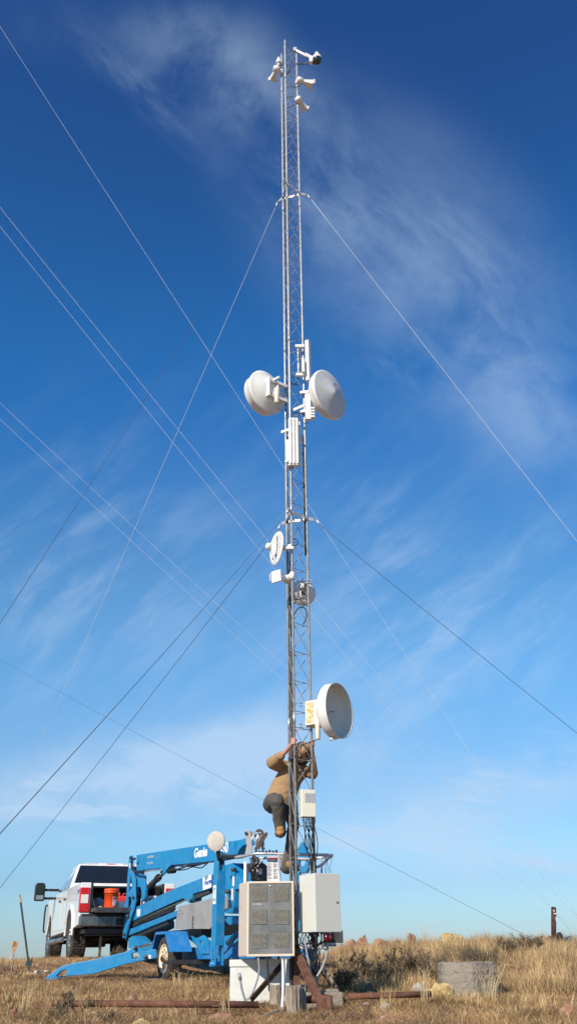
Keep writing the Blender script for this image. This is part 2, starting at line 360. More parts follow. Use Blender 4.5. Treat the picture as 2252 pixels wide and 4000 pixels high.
def wedge(n, y0, y1, pw=1.0, spread=.35):
    y = y0+(y1-y0)*rng.random(n)**pw; x = rng.uniform(-1, 1, n)*(spread*y+.6); return x, y
# ================= LATTICE TOWER =================
s_ = .307; a_ = R(16.9)
cen = at(1178, 3740, 12.0); cen.z = 0
Nl = cen+V((-.052,-.169,0)); Rl = cen+V((.172,.040,0)); Ll = cen+V((-.121,.129,0))
legs = {'N': Nl, 'R': Rl, 'L': Ll}
TOP = {'N': at(1100, 160, Nl.y).z, 'R': at(1148, 205, Rl.y).z, 'L': at(1088, 214, Ll.y).z}
BASEZ = -.30
tower = thing('lattice_tower', (cen.x, cen.y, BASEZ), 'tall slender triangular galvanized lattice mast rising through the middle of the photo', 'tower')
joints = [-.25, 2.80, 5.85, 8.90, 11.95, 15.0]
for k, p in legs.items():
    pts = [(p.x, p.y, BASEZ)]; b = MB()
    b.tube([(p.x,p.y,BASEZ),(p.x,p.y,TOP[k])], .0165, 12)
    b.tube([(p.x,p.y,TOP[k]-.02),(p.x,p.y,TOP[k]+.03)], .011, 10)
    for z in joints[1:]:
        b.tube([(p.x,p.y,z-.07),(p.x,p.y,z+.07)], .0195, 12)
    b.build('leg', galv, tower)
def zig(a, b_, z0, n, dz, offz=0):
    pts = []
    for i in range(n):
        z = z0+i*dz; pts += [(a.x,a.y,z),(b_.x,b_.y,z)]
    pts = [V(q) for q in pts]; out = [pts[0]]
    for i in range(1, len(pts)-1):
        q = pts[i]; out += [q+(pts[i-1]-q).normalized()*.010, q+(pts[i+1]-q).normalized()*.010]
    return out+[pts[-1]]
for j, z0 in enumerate(joints):
    n = 8 if j < 5 else 3; dz = .405; st = z0+.10
    for (p, q) in (('N','R'), ('R','L'), ('L','N')):
        MB().tube(zig(legs[p], legs[q], st + (.02 if p == 'R' else .04 if p == 'L' else 0), n, dz), .0048, 6, smooth=False).build('brace_rod', rodm, tower)
# guy brackets with shackles
def bracket(z, kind):
    lab = {'u': 'upper guy bracket clamped round the mast below the loudspeaker shaped horns', 'l': 'lower guy bracket clamped round the mast above the small grid dish'}[kind]
    t = thing('guy_bracket', (cen.x, cen.y, z), lab, 'bracket')
    for p, q in (('N','R'), ('R','L'), ('L','N')):
        a, b_ = legs[p].copy(), legs[q].copy(); a.z = b_.z = z; o_ = ((a+b_)/2-cen); o_.z = 0; o_ = o_.normalized()*.022
        MB().beam(a+o_, b_+o_, .008, .05).build('plate', galv, t, .002)
    for k, p in legs.items():
        d = (p-cen).normalized(); a = p.copy(); a.z = z
        MB().beam(a+d*.012, a+d*.10, .012, .055).build('lug', galv, t, .003)
        e = a+d*.10; f = axisf(e+d*.03, d.cross(V((0,0,1))))
        MB(f).tube([(.03*math.cos(t_*math.pi/6), .018*math.sin(t_*math.pi/6), 0) for t_ in range(12)], .005, 6, closed=True).build('shackle', galv, t)
        MB().tube([e+d*.05+V((0,0,-.01)), e+d*.11+V((0,0,-.09))], [.014,.009], 8).build('turnbuckle', alu, t)
    # small white tag plates on the near side
    a, b_ = legs['N'].copy(), legs['R'].copy(); m_ = a.lerp(b_, .55); m_.z = z-.01; m_ += V((-.01,-.03,0))
    MB().beam(m_, m_+V((.06,.04,.0)), .003, .045).build('tag_plate', whitep, t)
ZU = at(1104, 722, Nl.y).z; ZL = at(1126, 2003, Nl.y).z
bracket(ZU, 'u'); bracket(ZL, 'l')
# guy wires of this mast
def guy(a, b_, r, label, group, m_=wire):
    n = 24; a, b_ = V(a), V(b_); sag = (b_-a).length*.004
    pts = [a.lerp(b_, i/n)-V((0,0,sag*4*(i/n)*(1-i/n))) for i in range(n+1)]
    tag(MB().tube(pts, r, 6).build('guy_wire', m_), label, 'cable', group)
def endp(k, z):
    d = (legs[k]-cen).normalized(); p = legs[k]+d*.21; p.z = z-.09; return p
def through(p, px, py, Y):      # extend from p through the sight point to the ground
    q = at(px, py, Y); d = q-p; t = 1.0
    while t < 6 and (p+d*t).z > H((p+d*t).x, (p+d*t).y)-.1: t += .01
    return p+d*t
GG = 'guy wires bracing the mast'
guy(endp('R', ZU), through(endp('R', ZU), 2252, 2105, 13.03), .0038, 'pale guy wire from the upper bracket sloping steeply down to the right', GG)
guy(endp('R', ZL), through(endp('R', ZL), 2252, 2855, 13.03), .0038, 'guy wire from the lower bracket sloping gently down to the right edge', GG, wired)
guy(endp('L', ZU), through(endp('L', ZU), 0, 3253, 17.3), .0035, 'thin guy wire from the upper bracket running down behind to the far left ground', GG)
guy(endp('L', ZL), through(endp('L', ZL), 0, 3463, 17.3), .0045, 'dark guy wire from the lower bracket, the lower one of the two going left', GG, wired)
guy(endp('N', ZU), through(endp('N', ZU), 0, 2408, 4.02), .0016, 'very faint thin guy wire from the upper bracket leaving the left edge halfway down', GG, wired)
guy(endp('N', ZL), through(endp('N', ZL), 0, 3222, 4.02), .0022, 'dark guy wire from the lower bracket, the upper one of the two going left', GG, wired)
# guy wires of a second mast outside the picture: fan into an anchor right of the frame
G2 = 'pale wires crossing behind the mast'
anc = at(2330, 3600, 27); anc.z = H(anc.x, anc.y)
for (x0, y0, Y0, dx, dz, r, lab) in ((0,96,22,0,0,.0042,'steepest and highest pale wire crossing the sky from the top left corner'),
        (0,803,22,.1,0,.0042,'upper wire of the middle pair of pale wires in the left sky'),
        (0,878,22,-.3,-.05,.0042,'lower wire of the middle pair of pale wires in the left sky'),
        (0,1568,22,.0,.0,.0036,'upper wire of the lowest pair of pale wires in the left sky'),
        (0,1632,22,-.3,-.1,.0036,'lower wire of the lowest pair of pale wires in the left sky')):
    p = at(x0, y0, Y0); e = anc+V((dx, 0, dz)); p2 = p+(p-e)*.12
    guy(e, p2, r, lab, G2)
p, q = at(278, 2715, 30), at(2125, 3650, 22.5); q.z = H(q.x, q.y)
guy(q, p+(p-q)*.6, .0042, 'faint far wire slanting down behind the climber to the ridge on the right', G2, wired)
# ================= CABLES =================
def wob(a, b_, n, amp, seed):
    r_ = random.Random(seed); a, b_ = V(a), V(b_)
    return [a.lerp(b_, i/n)+V((r_.uniform(-amp,amp), r_.uniform(-amp,amp), 0))*(0 if i in (0,n) else 1) for i in range(n+1)]
def smoothp(pts, k=4):
    pts = [V(q) for q in pts]; out = []
    for i in range(len(pts)-1):
        p0, p1, p2, p3 = pts[max(i-1,0)], pts[i], pts[i+1], pts[min(i+2,len(pts)-1)]
        for j in range(k):
            t = j/k; out.append(.5*((2*p1)+(p2-p0)*t+(2*p0-5*p1+4*p2-p3)*t*t+(3*p1-p0-3*p2+p3)*t**3))
    return out+[pts[-1]]
GC = 'black cables strapped to the mast'
tops = [(14.6,'black cable reaching highest up the left mast leg'),(14.2,'black cable strapped up the left leg to the horn pair'),(8.6,'black cable on the left leg ending near the big left dish'),
        (8.3,'black cable on the left leg ending at the mid mast antennas'),(5.2,'black cable on the left leg ending at the small grid dish'),(4.8,'short black cable on the left leg ending below the round back dish'),(4.6,'thicker black cable beside the near leg below the round dish'),(2.3,'black cable inside the mast that ends at the climber')]
for i, (zt, lab) in enumerate(tops):
    o_ = (Ll-cen)*(-.12-.12*(i%3)) + V(((i%4)*.014-.01+.015, -.02+(i//4)*.02, 0)); a = Ll+o_; b0 = a.copy(); a.z = -.25; b0.z = zt
    tag(MB().tube(smoothp(wob(a, b0, int((zt+.3)*3), .008, i), 3), .0062 if i != 6 else .009, 6).build('coax_cable', black), lab, 'cable', GC)
a = Rl.copy()+V((-.022,.0,0)); b0 = a.copy(); a.z = at(1180,2170,Rl.y).z; b0.z = at(1180,1700,Rl.y).z
tag(MB().tube([a,b0], .017, 8).build('cable_sleeve', black), 'black sleeve covering the right leg beside the triple panel antenna', 'cable', GC)
def loop(pxs, Y, r, lab, m_=black, name='cable_loop', grp='loose cable loops on the mast'):
    pts = [at(x, y, (Y[i] if isinstance(Y, list) else Y)) for i, (x, y) in enumerate(pxs)]
    return tag(MB().tube(smoothp(pts, 5), r, 6).build(name, m_), lab, 'cable', grp)
T1 = lambda x, y: (1000+x*.2484, 120+y*.2484)
TM = lambda x, y: (920+x*.3172, 1300+y*.3172)
TL = lambda x, y: (980+x*.2345, 1960+y*.2345)
Z4 = lambda x, y: (1000+x*.28966, 2620+y*.28966)
loop([T1(*q) for q in ((440,520),(500,580),(510,640),(450,690),(420,640),(470,540),(540,560),(520,650),(450,690))], 12.0, .006, 'black cable coil between the horns near the mast top')
loop([T1(*q) for q in ((435,910),(505,885),(560,880),(600,890),(670,880),(720,830))], 12.0, .005, 'black cable running to the upper right horn')
loop([T1(*q) for q in ((435,1100),(540,1035),(600,1050),(650,1090))], 12.0, .005, 'upper black cable running to the lower right horn')
loop([T1(*q) for q in ((435,1225),(520,1205),(590,1165))], 12.0, .005, 'lower black cable curving under the lower right horn')
loop([T1(*q) for q in ((780,390),(800,440),(850,450),(860,420))], 11.95, .005, 'short black cable dangling beneath the camera arm')
loop([TM(*q) for q in ((640,575),(700,545),(770,555),(720,640),(660,610),(780,650))], 12.0, .006, 'black cable coil behind the big left dish bracket')
loop([TM(*q) for q in ((650,1040),(720,990),(770,985),(760,1050),(720,1050),(700,1000),(760,985),(800,1060),(790,1100))], 11.95, .006, 'black cable coil above the triple panel antenna')
loop([TM(*q) for q in ((820,1100),(860,1120),(895,1095))], 11.9, .005, 'short black cable drooping under the cone faced dish radio')
loop([TM(*q) for q in ((515,905),(540,940),(580,965))], 12.0, .005, 'short black cable dangling from the left dish radio')
loop([TL(*q) for q in ((650,610),(760,640),(780,690),(740,730),(690,720),(660,580))], 12.0, .006, 'black cable bend beside the small grid dish')
loop([TL(*q) for q in ((850,370),(750,480),(735,620))], 12.1, .004, 'thin black cable hanging below the lower guy bracket')
loop([TL(*q) for q in ((660,1560),(750,1600),(740,1680),(670,1720),(640,1640),(760,1630),(890,1615),(970,1680),(930,1740),(860,1680),(830,1640))], 12.05, .006, 'tangled black cable coil below the round back dish')
loop([TL(*q) for q in ((670,1960),(730,1850),(790,1770),(860,1755),(915,1810),(915,1930),(870,2040))], 12.0, .009, 'thick black cable arching below the round back dish')
loop([Z4(*q) for q in ((835,900),(800,940),(700,970),(610,1005),(640,1010),(700,1070),(715,1150),(660,1200),(640,1190))], 11.85, .006, 'black cable looping from the big lower dish past the climber face')
loop([Z4(*q) for q in ((510,1160),(560,1090),(600,1015),(650,1020),(690,1080))], 11.8, .006, 'black cable tangled before the climber hood')
# ================= ANTENNAS =================
def ptf(px, py, Y, axis): return axisf(at(px, py, Y), axis)
def drum(name, px, py, Y, axis, D, deep, label, kind):
    c = at(px, py, Y); f = axisf(c, axis); r = D/2; t = thing(name, c, label, 'dish antenna')
    if kind == 'open':
        MB(f).lathe([(r*.985,0),(r*1.02,.004),(r*1.02,-.012),(r,-.02),(r,-deep),(r*1.015,-deep-.01),(r*.9,-deep-.05),(r*.55,-deep-.13),(.10,-deep-.17),(.0,-deep-.17)], n=64).build('shroud', white, t)
        MB(f).lathe([(r*.98,.002),(r*.975,-.02),(r*.97,-deep*.96),(r*.6,-deep-.035),(r*.3,-deep-.06),(.0,-deep-.065)], n=64).build('reflector', inner, t)
        MB(f).lathe([(.007,-deep-.06),(.007,-deep+.01),(.012,-deep+.015),(0,-deep+.02)], n=16).build('feed', galv, t)
    if kind == 'cone':
        MB(f).lathe([(r*.96,.012),(r,.006),(r*1.01,-.02),(r,-.05),(r*.985,-.05)], n=64).build('rim', white, t)
        MB(f).lathe([(r*.965,.012),(r*.12,.095),(.03,.105),(0,.107)], n=64).build('radome', radome, t)
        MB(f).lathe([(r*.985,-.05),(r*.93,-.11),(r*.72,-.19),(r*.42,-.27),(.08,-.30),(0,-.30)], n=64).build('back_shell', white, t)
        for k in range(8):
            a = k*math.pi/4+.2
            MB(f).ball(f.p(r*1.0*math.cos(a), r*1.0*math.sin(a), .0), .011, n=6).build('clip', galv, t)
        MB(axisf(f.p(-.01,.13,.11), axis)).lathe([(.024,0),(.024,.003),(.012,.003),(.012,0)], n=20).build('emblem', marine, t)
    if kind == 'back':
        MB(f).lathe([(0,.04),(r*.95,.012),(r*.965,.0),(r*.965,-deep+.02),(r*1.03,-deep+.015)], n=64).build('shroud', white, t)
        MB(f).lathe([(r*1.055,-deep+.014),(r*1.06,-deep-.010),(r*.97,-deep-.014),(r*.8,-deep-.06),(r*.5,-deep-.10),(.12,-deep-.125),(0,-deep-.125)], n=64).build('reflector', white, t)
    return t, f
# big open dish, lower right
ax = V((.845, -.535, 0)); t, f = drum('dish_antenna', 1325, 2775, 11.72, ax, .705, .105, 'large open white drum dish with shaded hollow face on the lower right of the mast', 'open')
r_ = .37
bb = MB(f); bb.box((-.12,-.16,-.45),(.12,.16,-.20)); bb.build('mount_box', cream, t, .008)
MB(f).add([(-.122,-.13,-.43),(-.122,.13,-.43),(-.122,.13,-.32),(-.122,-.13,-.32)], [(0,1,2,3)]).build('rust_patch', rust_o, t)
f2 = f
q = f.p(-.121, 0, -.36)
for yy in (.15, -.13):
    c0 = f.p(0, yy, -.42)
    MB().beam(c0+V((-.02,-.02,0)), V((Rl.x-.05, Rl.y-.05, c0.z)), .05, .03).build('clamp', galv, t, .004)
    for dz in (.02, -.02):
        MB().tube([V((Rl.x-.16, Rl.y-.05, c0.z+dz-.0)), V((Rl.x+.05, Rl.y-.06, c0.z+dz))], .006, 6).build('threaded_rod', galv, t)
k = at(*Z4(828, 800), 11.72); MB().tube([k+V((0,0,.14)), k+V((0,0,.10)), k-V((0,0,.11)), k-V((0,0,.125))], [.026,.033,.030,.02], 16).build('radio', cream, t)
k = at(*Z4(1012, 920), 11.7); MB().box(tuple(k-V((.02,.02,.02))), tuple(k+V((.02,.02,.02)))).build('drain_bracket', galv, t, .003)
# cone faced dish, upper right
ax = V((.77, -.64, .0)); t, f = drum('dish_antenna', 1287, 1541, 11.72, ax, .80, .1, 'big round dish with pale grey cone face on the right of the mast', 'cone')
for (zy, out) in ((.22,0), (-.13,0)):
    a = f.p(-.02, zy, -.26); b_ = V((Rl.x, Rl.y-.02, a.z))
    MB().beam(b_, a, .03, .045).build('arm', white, t, .004)
    MB().beam(b_+V((-.06,-.03,-.01)), b_+V((.10,-.06,-.01)), .05, .045).build('clamp', galv, t, .004)
a = at(*TM(712, 950), 11.78); b_ = at(*TM(850, 890), 11.7); MB().beam(a, b_, .02, .045).build('arm', white, t, .004)
a = at(*TM(885, 760), 11.62); b_ = at(*TM(905, 1075), 11.62); b_.x = a.x+.0; b_.y = a.y
MB().beam(a, b_, .085, .07, (0,1,0)).build('radio', white, t, .008)
for i in range(4):
    z = b_.z+.03+i*.05; MB().box((a.x+.04,a.y-.04,z),(a.x+.10,a.y+.04,z+.028)).build('cooling_fin', white, t, .004)
# drum seen from behind, left
ax = V((-.70, .71, .0)); t, f = drum('dish_antenna', 1016, 1548, 12.12, ax, .70, .15, 'large white drum dish seen from behind on the left of the mast', 'back')
m0 = f.p(0, 0, -.26); f = Fr(f.p(0,0,.08), f.x, f.y, f.z)
MB(f).box((-.11,-.17,-.40),(-.08,.17,-.28)).build('bracket_plate', white, t, .005); MB(f).box((.08,-.17,-.40),(.11,.17,-.28)).build('bracket_plate', white, t, .005)
for yy in (.15, -.13):
    a = f.p(-.09, yy, -.36); MB().beam(a, V((Ll.x, Ll.y-.03, a.z)), .03, .05).build('arm', white, t, .005)
    a = f.p(.09, yy, -.36); MB().beam(a, V((Ll.x+.03, Ll.y-.05, a.z)), .03, .05).build('arm', white, t, .005)
k = at(*TM(505, 750), 11.8)
MB().tube([k+V((0,0,.10)),k+V((0,0,.06)),k-V((0,0,.16)),k-V((0,0,.17))], [.03,.042,.036,.03], 16).build('radio', cream, t)
a = at(*TM(430, 600), 12.0); b_ = at(*TM(535, 545), 11.8); MB().beam(a, b_, .03, .035).build('arm', white, t, .004)
a = at(*TM(420, 770), 12.0); b_ = at(*TM(530, 710), 11.8); MB().beam(a, b_, .03, .04).build('arm', white, t, .004)
# sector panels
def panel(name, pxt, pxb, Y, wd, dp, yaw, label, ribs=0, m_=white):
    a, b_ = at(*pxt, Y), at(*pxb, Y); b_.x, b_.y = a.x, a.y; f = yawf(b_, yaw); h = a.z-b_.z
    t = thing(name, b_, label, 'antenna')
    pts = [(-wd/2,0),(-wd/2,-dp*.6),(-wd*.36,-dp),(wd*.36,-dp),(wd/2,-dp*.6),(wd/2,0)]
    MB(f).prism([(x,y,0) for x,y in pts], (0,0,h)).build('casing', m_, t, .006)
    MB(f).prism([(x*1.03,y*1.03,-.008) for x,y in pts], (0,0,.008)).build('end_cap', m_, t)
    for i in range(ribs):
        x = -wd/2+wd*(i+.5)/ribs
        MB(f).prism([(x-wd*.30/ribs,-dp,.01),(x-wd*.2/ribs,-dp-.025,.01),(x+wd*.2/ribs,-dp-.025,.01),(x+wd*.30/ribs,-dp,.01)], (0,0,h-.02)).build('rib', m_, t, .004)
    return t, f, h
t, f, h = panel('panel_antenna', TM(868,112), TM(870,600), 11.98, .10, .06, 60, 'tall narrow white panel antenna standing above the cone faced dish', 0, white)
for px_ in ((790,165),(800,515)):
    c0 = at(*TM(*px_), 11.93); MB().box(tuple(c0-V((.075,.02,.025))), tuple(c0+V((.07,.03,.025)))).build('clamp', white, t, .005)
    MB().beam(c0+V((.03,0,0)), V((f.o.x, f.o.y, c0.z-.05)), .03, .03).build('arm', galv, t, .003)
t, f, h = panel('panel_antenna', TM(772,200), TM(772,500), 12.14, .045, .03, 10, 'slim white panel antenna half hidden behind the right mast leg', 0, white)
MB().tube([(Rl.x, Rl.y, f.o.z+h*.5), f.p(0,0,h*.5)], .012, 8).build('clamp', galv, t)
t, f, h = panel('slim_radio', TM(828,330), TM(832,490), 11.9, .05, .04, 10, 'small cream radio unit beside the right leg above the cone faced dish', 0, cream)
MB().tube([(Rl.x, Rl.y, f.o.z+h*.5), f.p(0,0,h*.5)], .010, 8).build('clamp', galv, t)
t, f, h = panel('panel_antenna', TM(708,1068), TM(710,1640), 11.62, .150, .05, 6, 'white ribbed triple panel antenna on the near leg under the dishes', 3, white)
for i, px_ in enumerate(((560,1225),(610,1590))):
    c0 = at(*TM(*px_), 11.72); c1 = at(*TM(660,px_[1]-35), 11.66); MB().beam(c0, c1, .02, .045).build('arm', white, t, .006)
    MB().box(tuple(V((Nl.x-.04,Nl.y-.05,c0.z-.04))), tuple(V((Nl.x+.05,Nl.y+.04,c0.z+.0)))).build('clamp', galv, t, .004)
t, f, h = panel('panel_antenna', TM(772,1100), TM(775,1650), 11.72, .045, .03, 25, 'slim white panel antenna right beside the ribbed triple panel', 0, white)
MB().tube([(Rl.x, Rl.y, f.o.z+h*.7), f.p(0,0,h*.7)], .010, 8).build('clamp', galv, t)
t, f, h = panel('slim_radio', TM(643,1330), TM(645,1600), 11.72, .05, .04, -10, 'small cream radio unit left of the ribbed triple panel', 0, cream)
MB().tube([(Nl.x, Nl.y, f.o.z+h*.6), f.p(0,0,h*.6)], .010, 8).build('clamp', galv, t)
# grid reflector with feed arms
c = at(*TL(480,790), 11.95); ax = V((-.87,-.47,.04)).normalized(); f = axisf(c, ax)
t = thing('reflector_antenna', c, 'small white curved reflector with feed disc on two arms, left side of the mast', 'dish antenna')
vs, fs = [], []; n = 24; RR = 5
for k in range(RR+1):
    for i in range(n):
        a = 2*math.pi*i/n; r = .205*k/RR; vs.append((r*.95*math.cos(a)*(1+.12*math.sin(a)), r*1.2*math.sin(a), (r/.205)**2*.055))
for k in range(RR):
    for i in range(n): fs.append((k*n+i, k*n+(i+1)%n, (k+1)*n+(i+1)%n, (k+1)*n+i))
ob = MB(f).add(vs, fs, True).build('reflector', white, t); so_ = ob.modifiers.new('thick', 'SOLIDIFY'); so_.thickness = .012
MB(f).tube([(.195*math.cos(2*math.pi*i/32)*(1+.12*math.sin(2*math.pi*i/32)), .246*math.sin(2*math.pi*i/32), .055) for i in range(32)], .010, 6, closed=True).build('rim', white, t)
for k in range(5):
    for j in range(3): MB(f).box((-.07+j*.05,-.10+k*.045,.012+.004*abs(k-2)),(-.03+j*.05,-.07+k*.045,.020+.004*abs(k-2))).build('rib', white, t)
fe = f.p(0, .0, .175)
for sg in (1, -1):
    MB().beam(f.p(0, sg*.22, .055), fe, .030, .022).build('arm', white, t, .004)
MB(axisf(fe-ax*.02, ax)).lathe([(0,0),(.045,0),(.05,.012),(.05,.05),(.03,.065),(0,.065)], n=24).build('feed', white, t)
MB().beam(f.p(0,0,-.01), V((Nl.x,Nl.y,f.p(0,0,-.01).z)), .05, .05).build('mount_arm', white, t, .006)
k = at(*TL(640,775), 11.78); MB().box(tuple(k-V((.05,.03,.02))), tuple(k+V((.06,.03,.02)))).build('clamp', white, t, .005)
# horns
def horn(ball, mouth, yb, ym, label, size=.13, mast='R', asp=.8):
    b0 = at(*ball, yb); m1 = at(*mouth, ym); d = (m1-b0); Lh = d.length; f = axisf(b0, d)
    t = thing('horn_antenna', b0, label, 'antenna', 'white horn antennas')
    MB(f).lathe([(0,-.07),(.045,-.068),(.062,-.05),(.064,-.01),(.055,.03),(.035,.06),(.03,.07)], n=24).build('rear_cap', white, t)
    s0, s1, z0, z1 = .032, size/2, .055, Lh
    q = [(-s0,-s0,z0),(s0,-s0,z0),(s0,s0,z0),(-s0,s0,z0),(-s1,-s1*asp,z1),(s1,-s1*asp,z1),(s1,s1*asp,z1),(-s1,s1*asp,z1)]
    MB(f).hexa(q).build('horn', white, t, .006)
    w1 = s1*1.35 if asp < 1 else s1*1.1; MB(f).prism([(-w1,-s1*asp*.94,z1),(w1,-s1*asp*.94,z1),(w1*1.0,s1*asp*.94,z1),(-w1,s1*asp*.94,z1)], (0,0,.012)).build('mouth_flange', white, t, .003)
    for sg in (-1, 1): MB(f).box((sg*s1*1.25-.004,-s1*.72,z1),(sg*s1*1.25+.004,s1*.72,z1+.035)).build('mouth_lip', white, t)
    lg = legs[mast]; a = V((lg.x, lg.y, b0.z+.02))
    MB().tube([b0, b0.lerp(a, .5)+V((0,0,.02)), a], [.03,.035,.03], 12).build('swivel', white, t)
    MB().tube([a-V((0,0,.055)), a+V((0,0,.055))], [.038,.034], 14).build('clamp', white, t)
    return t
horn(T1(695,785), T1(868,850), 11.98, 12.06, 'upper right horn antenna pointing right just below the camera', .15)
horn(T1(672,1095), T1(765,1235), 12.0, 12.16, 'lower right horn antenna tilted down below its twin on the right leg', .13)
horn(T1(312,612), T1(262,765), 12.05, 12.25, 'left horn antenna pointing down and away near the mast top', .13, 'L')
horn(TL(590,1290), TL(425,1240), 11.9, 11.72, 'cream faced horn antenna pointing left below the small grid dish', .15, 'N', 1.15)
c = at(*T1(352,505), 12.1)
t = thing('radio_cone', c, 'small pale cone capped radio clamped on the left leg at the mast top', 'antenna')
MB().tube([c-V((0,0,.03)), c+V((0,0,.0)), c+V((0,0,.16))], [.055,.06,.015], 16).build('cone', white, t)
MB().tube([c-V((0,0,.12)), c-V((0,0,.03))], .04, 12).build('clamp', galv, t)
# round dish seen from the back
c = at(*TL(862,1512), 12.35); ax = V((-.18,.98,0)); f = axisf(c, ax); r = .192
t = thing('dish_antenna', c, 'small round white dish seen from behind through the mast, under the grid dish', 'dish antenna')
MB(f).lathe([(r,.03),(r*1.01,.01),(r*.98,-.004),(r*.8,-.035),(r*.45,-.07),(.03,-.085),(0,-.085)], n=48).build('reflector', white, t)
MB(f).lathe([(r*.98,.03),(r*.5,.02),(0,.015)], n=48).build('radome', radome, t)
a = f.p(0,.04,-.08)
MB().box(tuple(a-V((.05,.10,.035))), tuple(a+V((.05,.01,.035)))).build('bracket', white, t, .005)
MB().beam(a+V((0,-.05,0)), V((Rl.x,Rl.y,a.z)), .05, .04).build('clamp', galv, t, .004)
for dz in (-.018,.022): MB().tube([V((Rl.x-.06,Rl.y-.03,a.z+dz)), V((Rl.x+.13,Rl.y-.03,a.z+dz))], .004, 6).build('threaded_rod', galv, t)
MB().tube([a+V((-.02,-.06,-.04)), a+V((-.01,-.08,-.13))], .028, 12).build('radio', darkst, t)
k = at(*TL(865,1570), 12.1); MB().tube([k+V((0,0,.02)), k-V((0,0,.03))], .014, 10).build('connector', whitep, t)
# PTZ camera on its arm
c = at(*T1(955,450), 11.88); t = thing('security_camera', c, 'dome camera with white cap and black globe on an arm at the mast top', 'camera')
MB(Fr(c)).lathe([(.09,-.01),(.093,.02),(.088,.05),(.068,.085),(.042,.115),(.036,.17),(.03,.185),(0,.187)], n=32).build('cap', white, t)
MB(Fr(c)).lathe([(.088,.018),(.092,-.02),(.086,-.06),(.062,-.10),(.03,-.118),(0,-.12)], n=32).build('globe', glassd, t)
MB(Fr(c)).ball(c+V((-.012,-.088,-.015)), .016, n=8).build('lens', chrome, t)
MB().box(tuple(c+V((-.15,-.04,-.10))), tuple(c+V((-.085,.04,.06)))).build('junction_box', white, t, .006)
a = at(*T1(608,300), 12.02); b_ = c+V((-.12,0,.04))
MB().beam(a, b_, .03, .045).build('upper_arm', galv, t, .003)
MB().beam(at(*T1(775,370), 11.92), at(*T1(850,412), 11.87), .036, .05).build('sticker', mat('pink sticker', (.58,.46,.44), .5, 0, .3, 60), t)
MB().tube([at(*T1(610,525), 12.04), c+V((-.05,0,-.11))], .014, 10).build('lower_arm', darkst, t)
MB().box(tuple(a-V((.03,.03,.05))), tuple(a+V((.035,.03,.045)))).build('clamp', galv, t, .004)
# small enclosure on the right leg
a = at(*Z4(645,1970), 11.78); b_ = at(*Z4(640,1600), 11.78); b_.x, b_.y = a.x, a.y; f = yawf(a, 16); h = b_.z-a.z
t = thing('junction_box', a, 'small cream junction box with grey label strapped to the mast above the basket', 'box')
MB(f).box((-.03,0,0),(.155,.09,h)).build('casing', cream, t, .006)
MB(f).box((-.026,-.006,.004),(.151,0,h-.004)).build('lid', cream, t, .003)
MB(f).box((.015,-.0085,h*.52),(.148,-.0065,h*.86)).build('label_plate', mat('label grey', (.42,.42,.42), .5, .2, .08, 30), t)
tb = [(.02+.13*(i/9), .04) for i in range(10)]
GJ = 'black cables hanging under the junction box'
words = ['first from the left', 'second from the left', 'third from the left', 'fourth from the left', 'fifth from the left', 'fourth from the right', 'third from the right', 'second from the right', 'last on the right']
for i, w_ in enumerate(words):
    x = .0+.15*i/8; p0 = f.p(x, .04, 0); e = V((Rl.x-.045+.008*i, Rl.y+.0, p0.z-.5-.03*(i%4))); mid = p0.lerp(e, .45)+V((.05*math.sin(i*2.1), .02*math.cos(i), -.03))
    tag(MB().tube(smoothp([p0, p0-V((0,0,.06)), mid, e, e-V((0,0,.35)), V((e.x, e.y, .1))], 5), .006, 6).build('drop_cable', black), 'black cable hanging beneath the cream junction box, '+w_, 'cable', GJ)
# cable ties
GT = None
# ================= MAST FOOT =================
TB = lambda x, y: (900+x*.3586, 3600+y*.3586)
Z7 = lambda x, y: (860+x*.3724, 3200+y*.3724)
base = thing('steel_tripod', at(*TB(720,700), 11.7), 'rusty steel angle frame splayed under the mast foot between the two cabinets', 'stand')
def bm_(a, b_, Y1, Y2, w_, h_, name='strut', m_=rust, par=base): return MB().beam(at(*a, Y1), at(*b_, Y2), w_, h_).build(name, m_, par, .003)
bm_(TB(718,250), TB(718,720), 11.7, 11.7, .05, .07, 'post')
bm_(TB(722,340), TB(950,830), 11.62, 10.85, .075, .075)
bm_(TB(945,800), TB(1000,1080), 10.85, 10.55, .055, .055)
bm_(TB(560,470), TB(225,850), 11.75, 11.35, .03, .055, 'strut', mat('dark rusty angle', (.05,.028,.02), .8, .2, .4, 12))
bm_(TB(655,400), TB(655,720), 11.75, 11.75, .03, .03, 'post', darkst)
pipe_t = thing('rusty_pipe', at(*TB(900,850), 11.15), 'short rusty pipe tee with open mouth at the right foot of the frame', 'pipe')
MB().tube([at(*TB(800,850), 11.0), at(*TB(1060,840), 10.75)], .04, 18).build('cross_pipe', rust, pipe_t)
o1, o2 = at(*TB(1070,812), 10.66), at(*TB(1085,1085), 10.6)
f = axisf(o1, o1-o2); Lp = (o1-o2).length
MB(f).lathe([(.036,-Lp),(.036,0),(.029,0),(.029,-.12),(0,-.12)], n=20).build('upright_pipe', rust, pipe_t)
o1, o2 = at(*TB(1005,860), 10.78), at(*TB(1030,1070), 10.65); MB().tube([o1, o2], .036, 16).build('upright_pipe', rust, pipe_t)
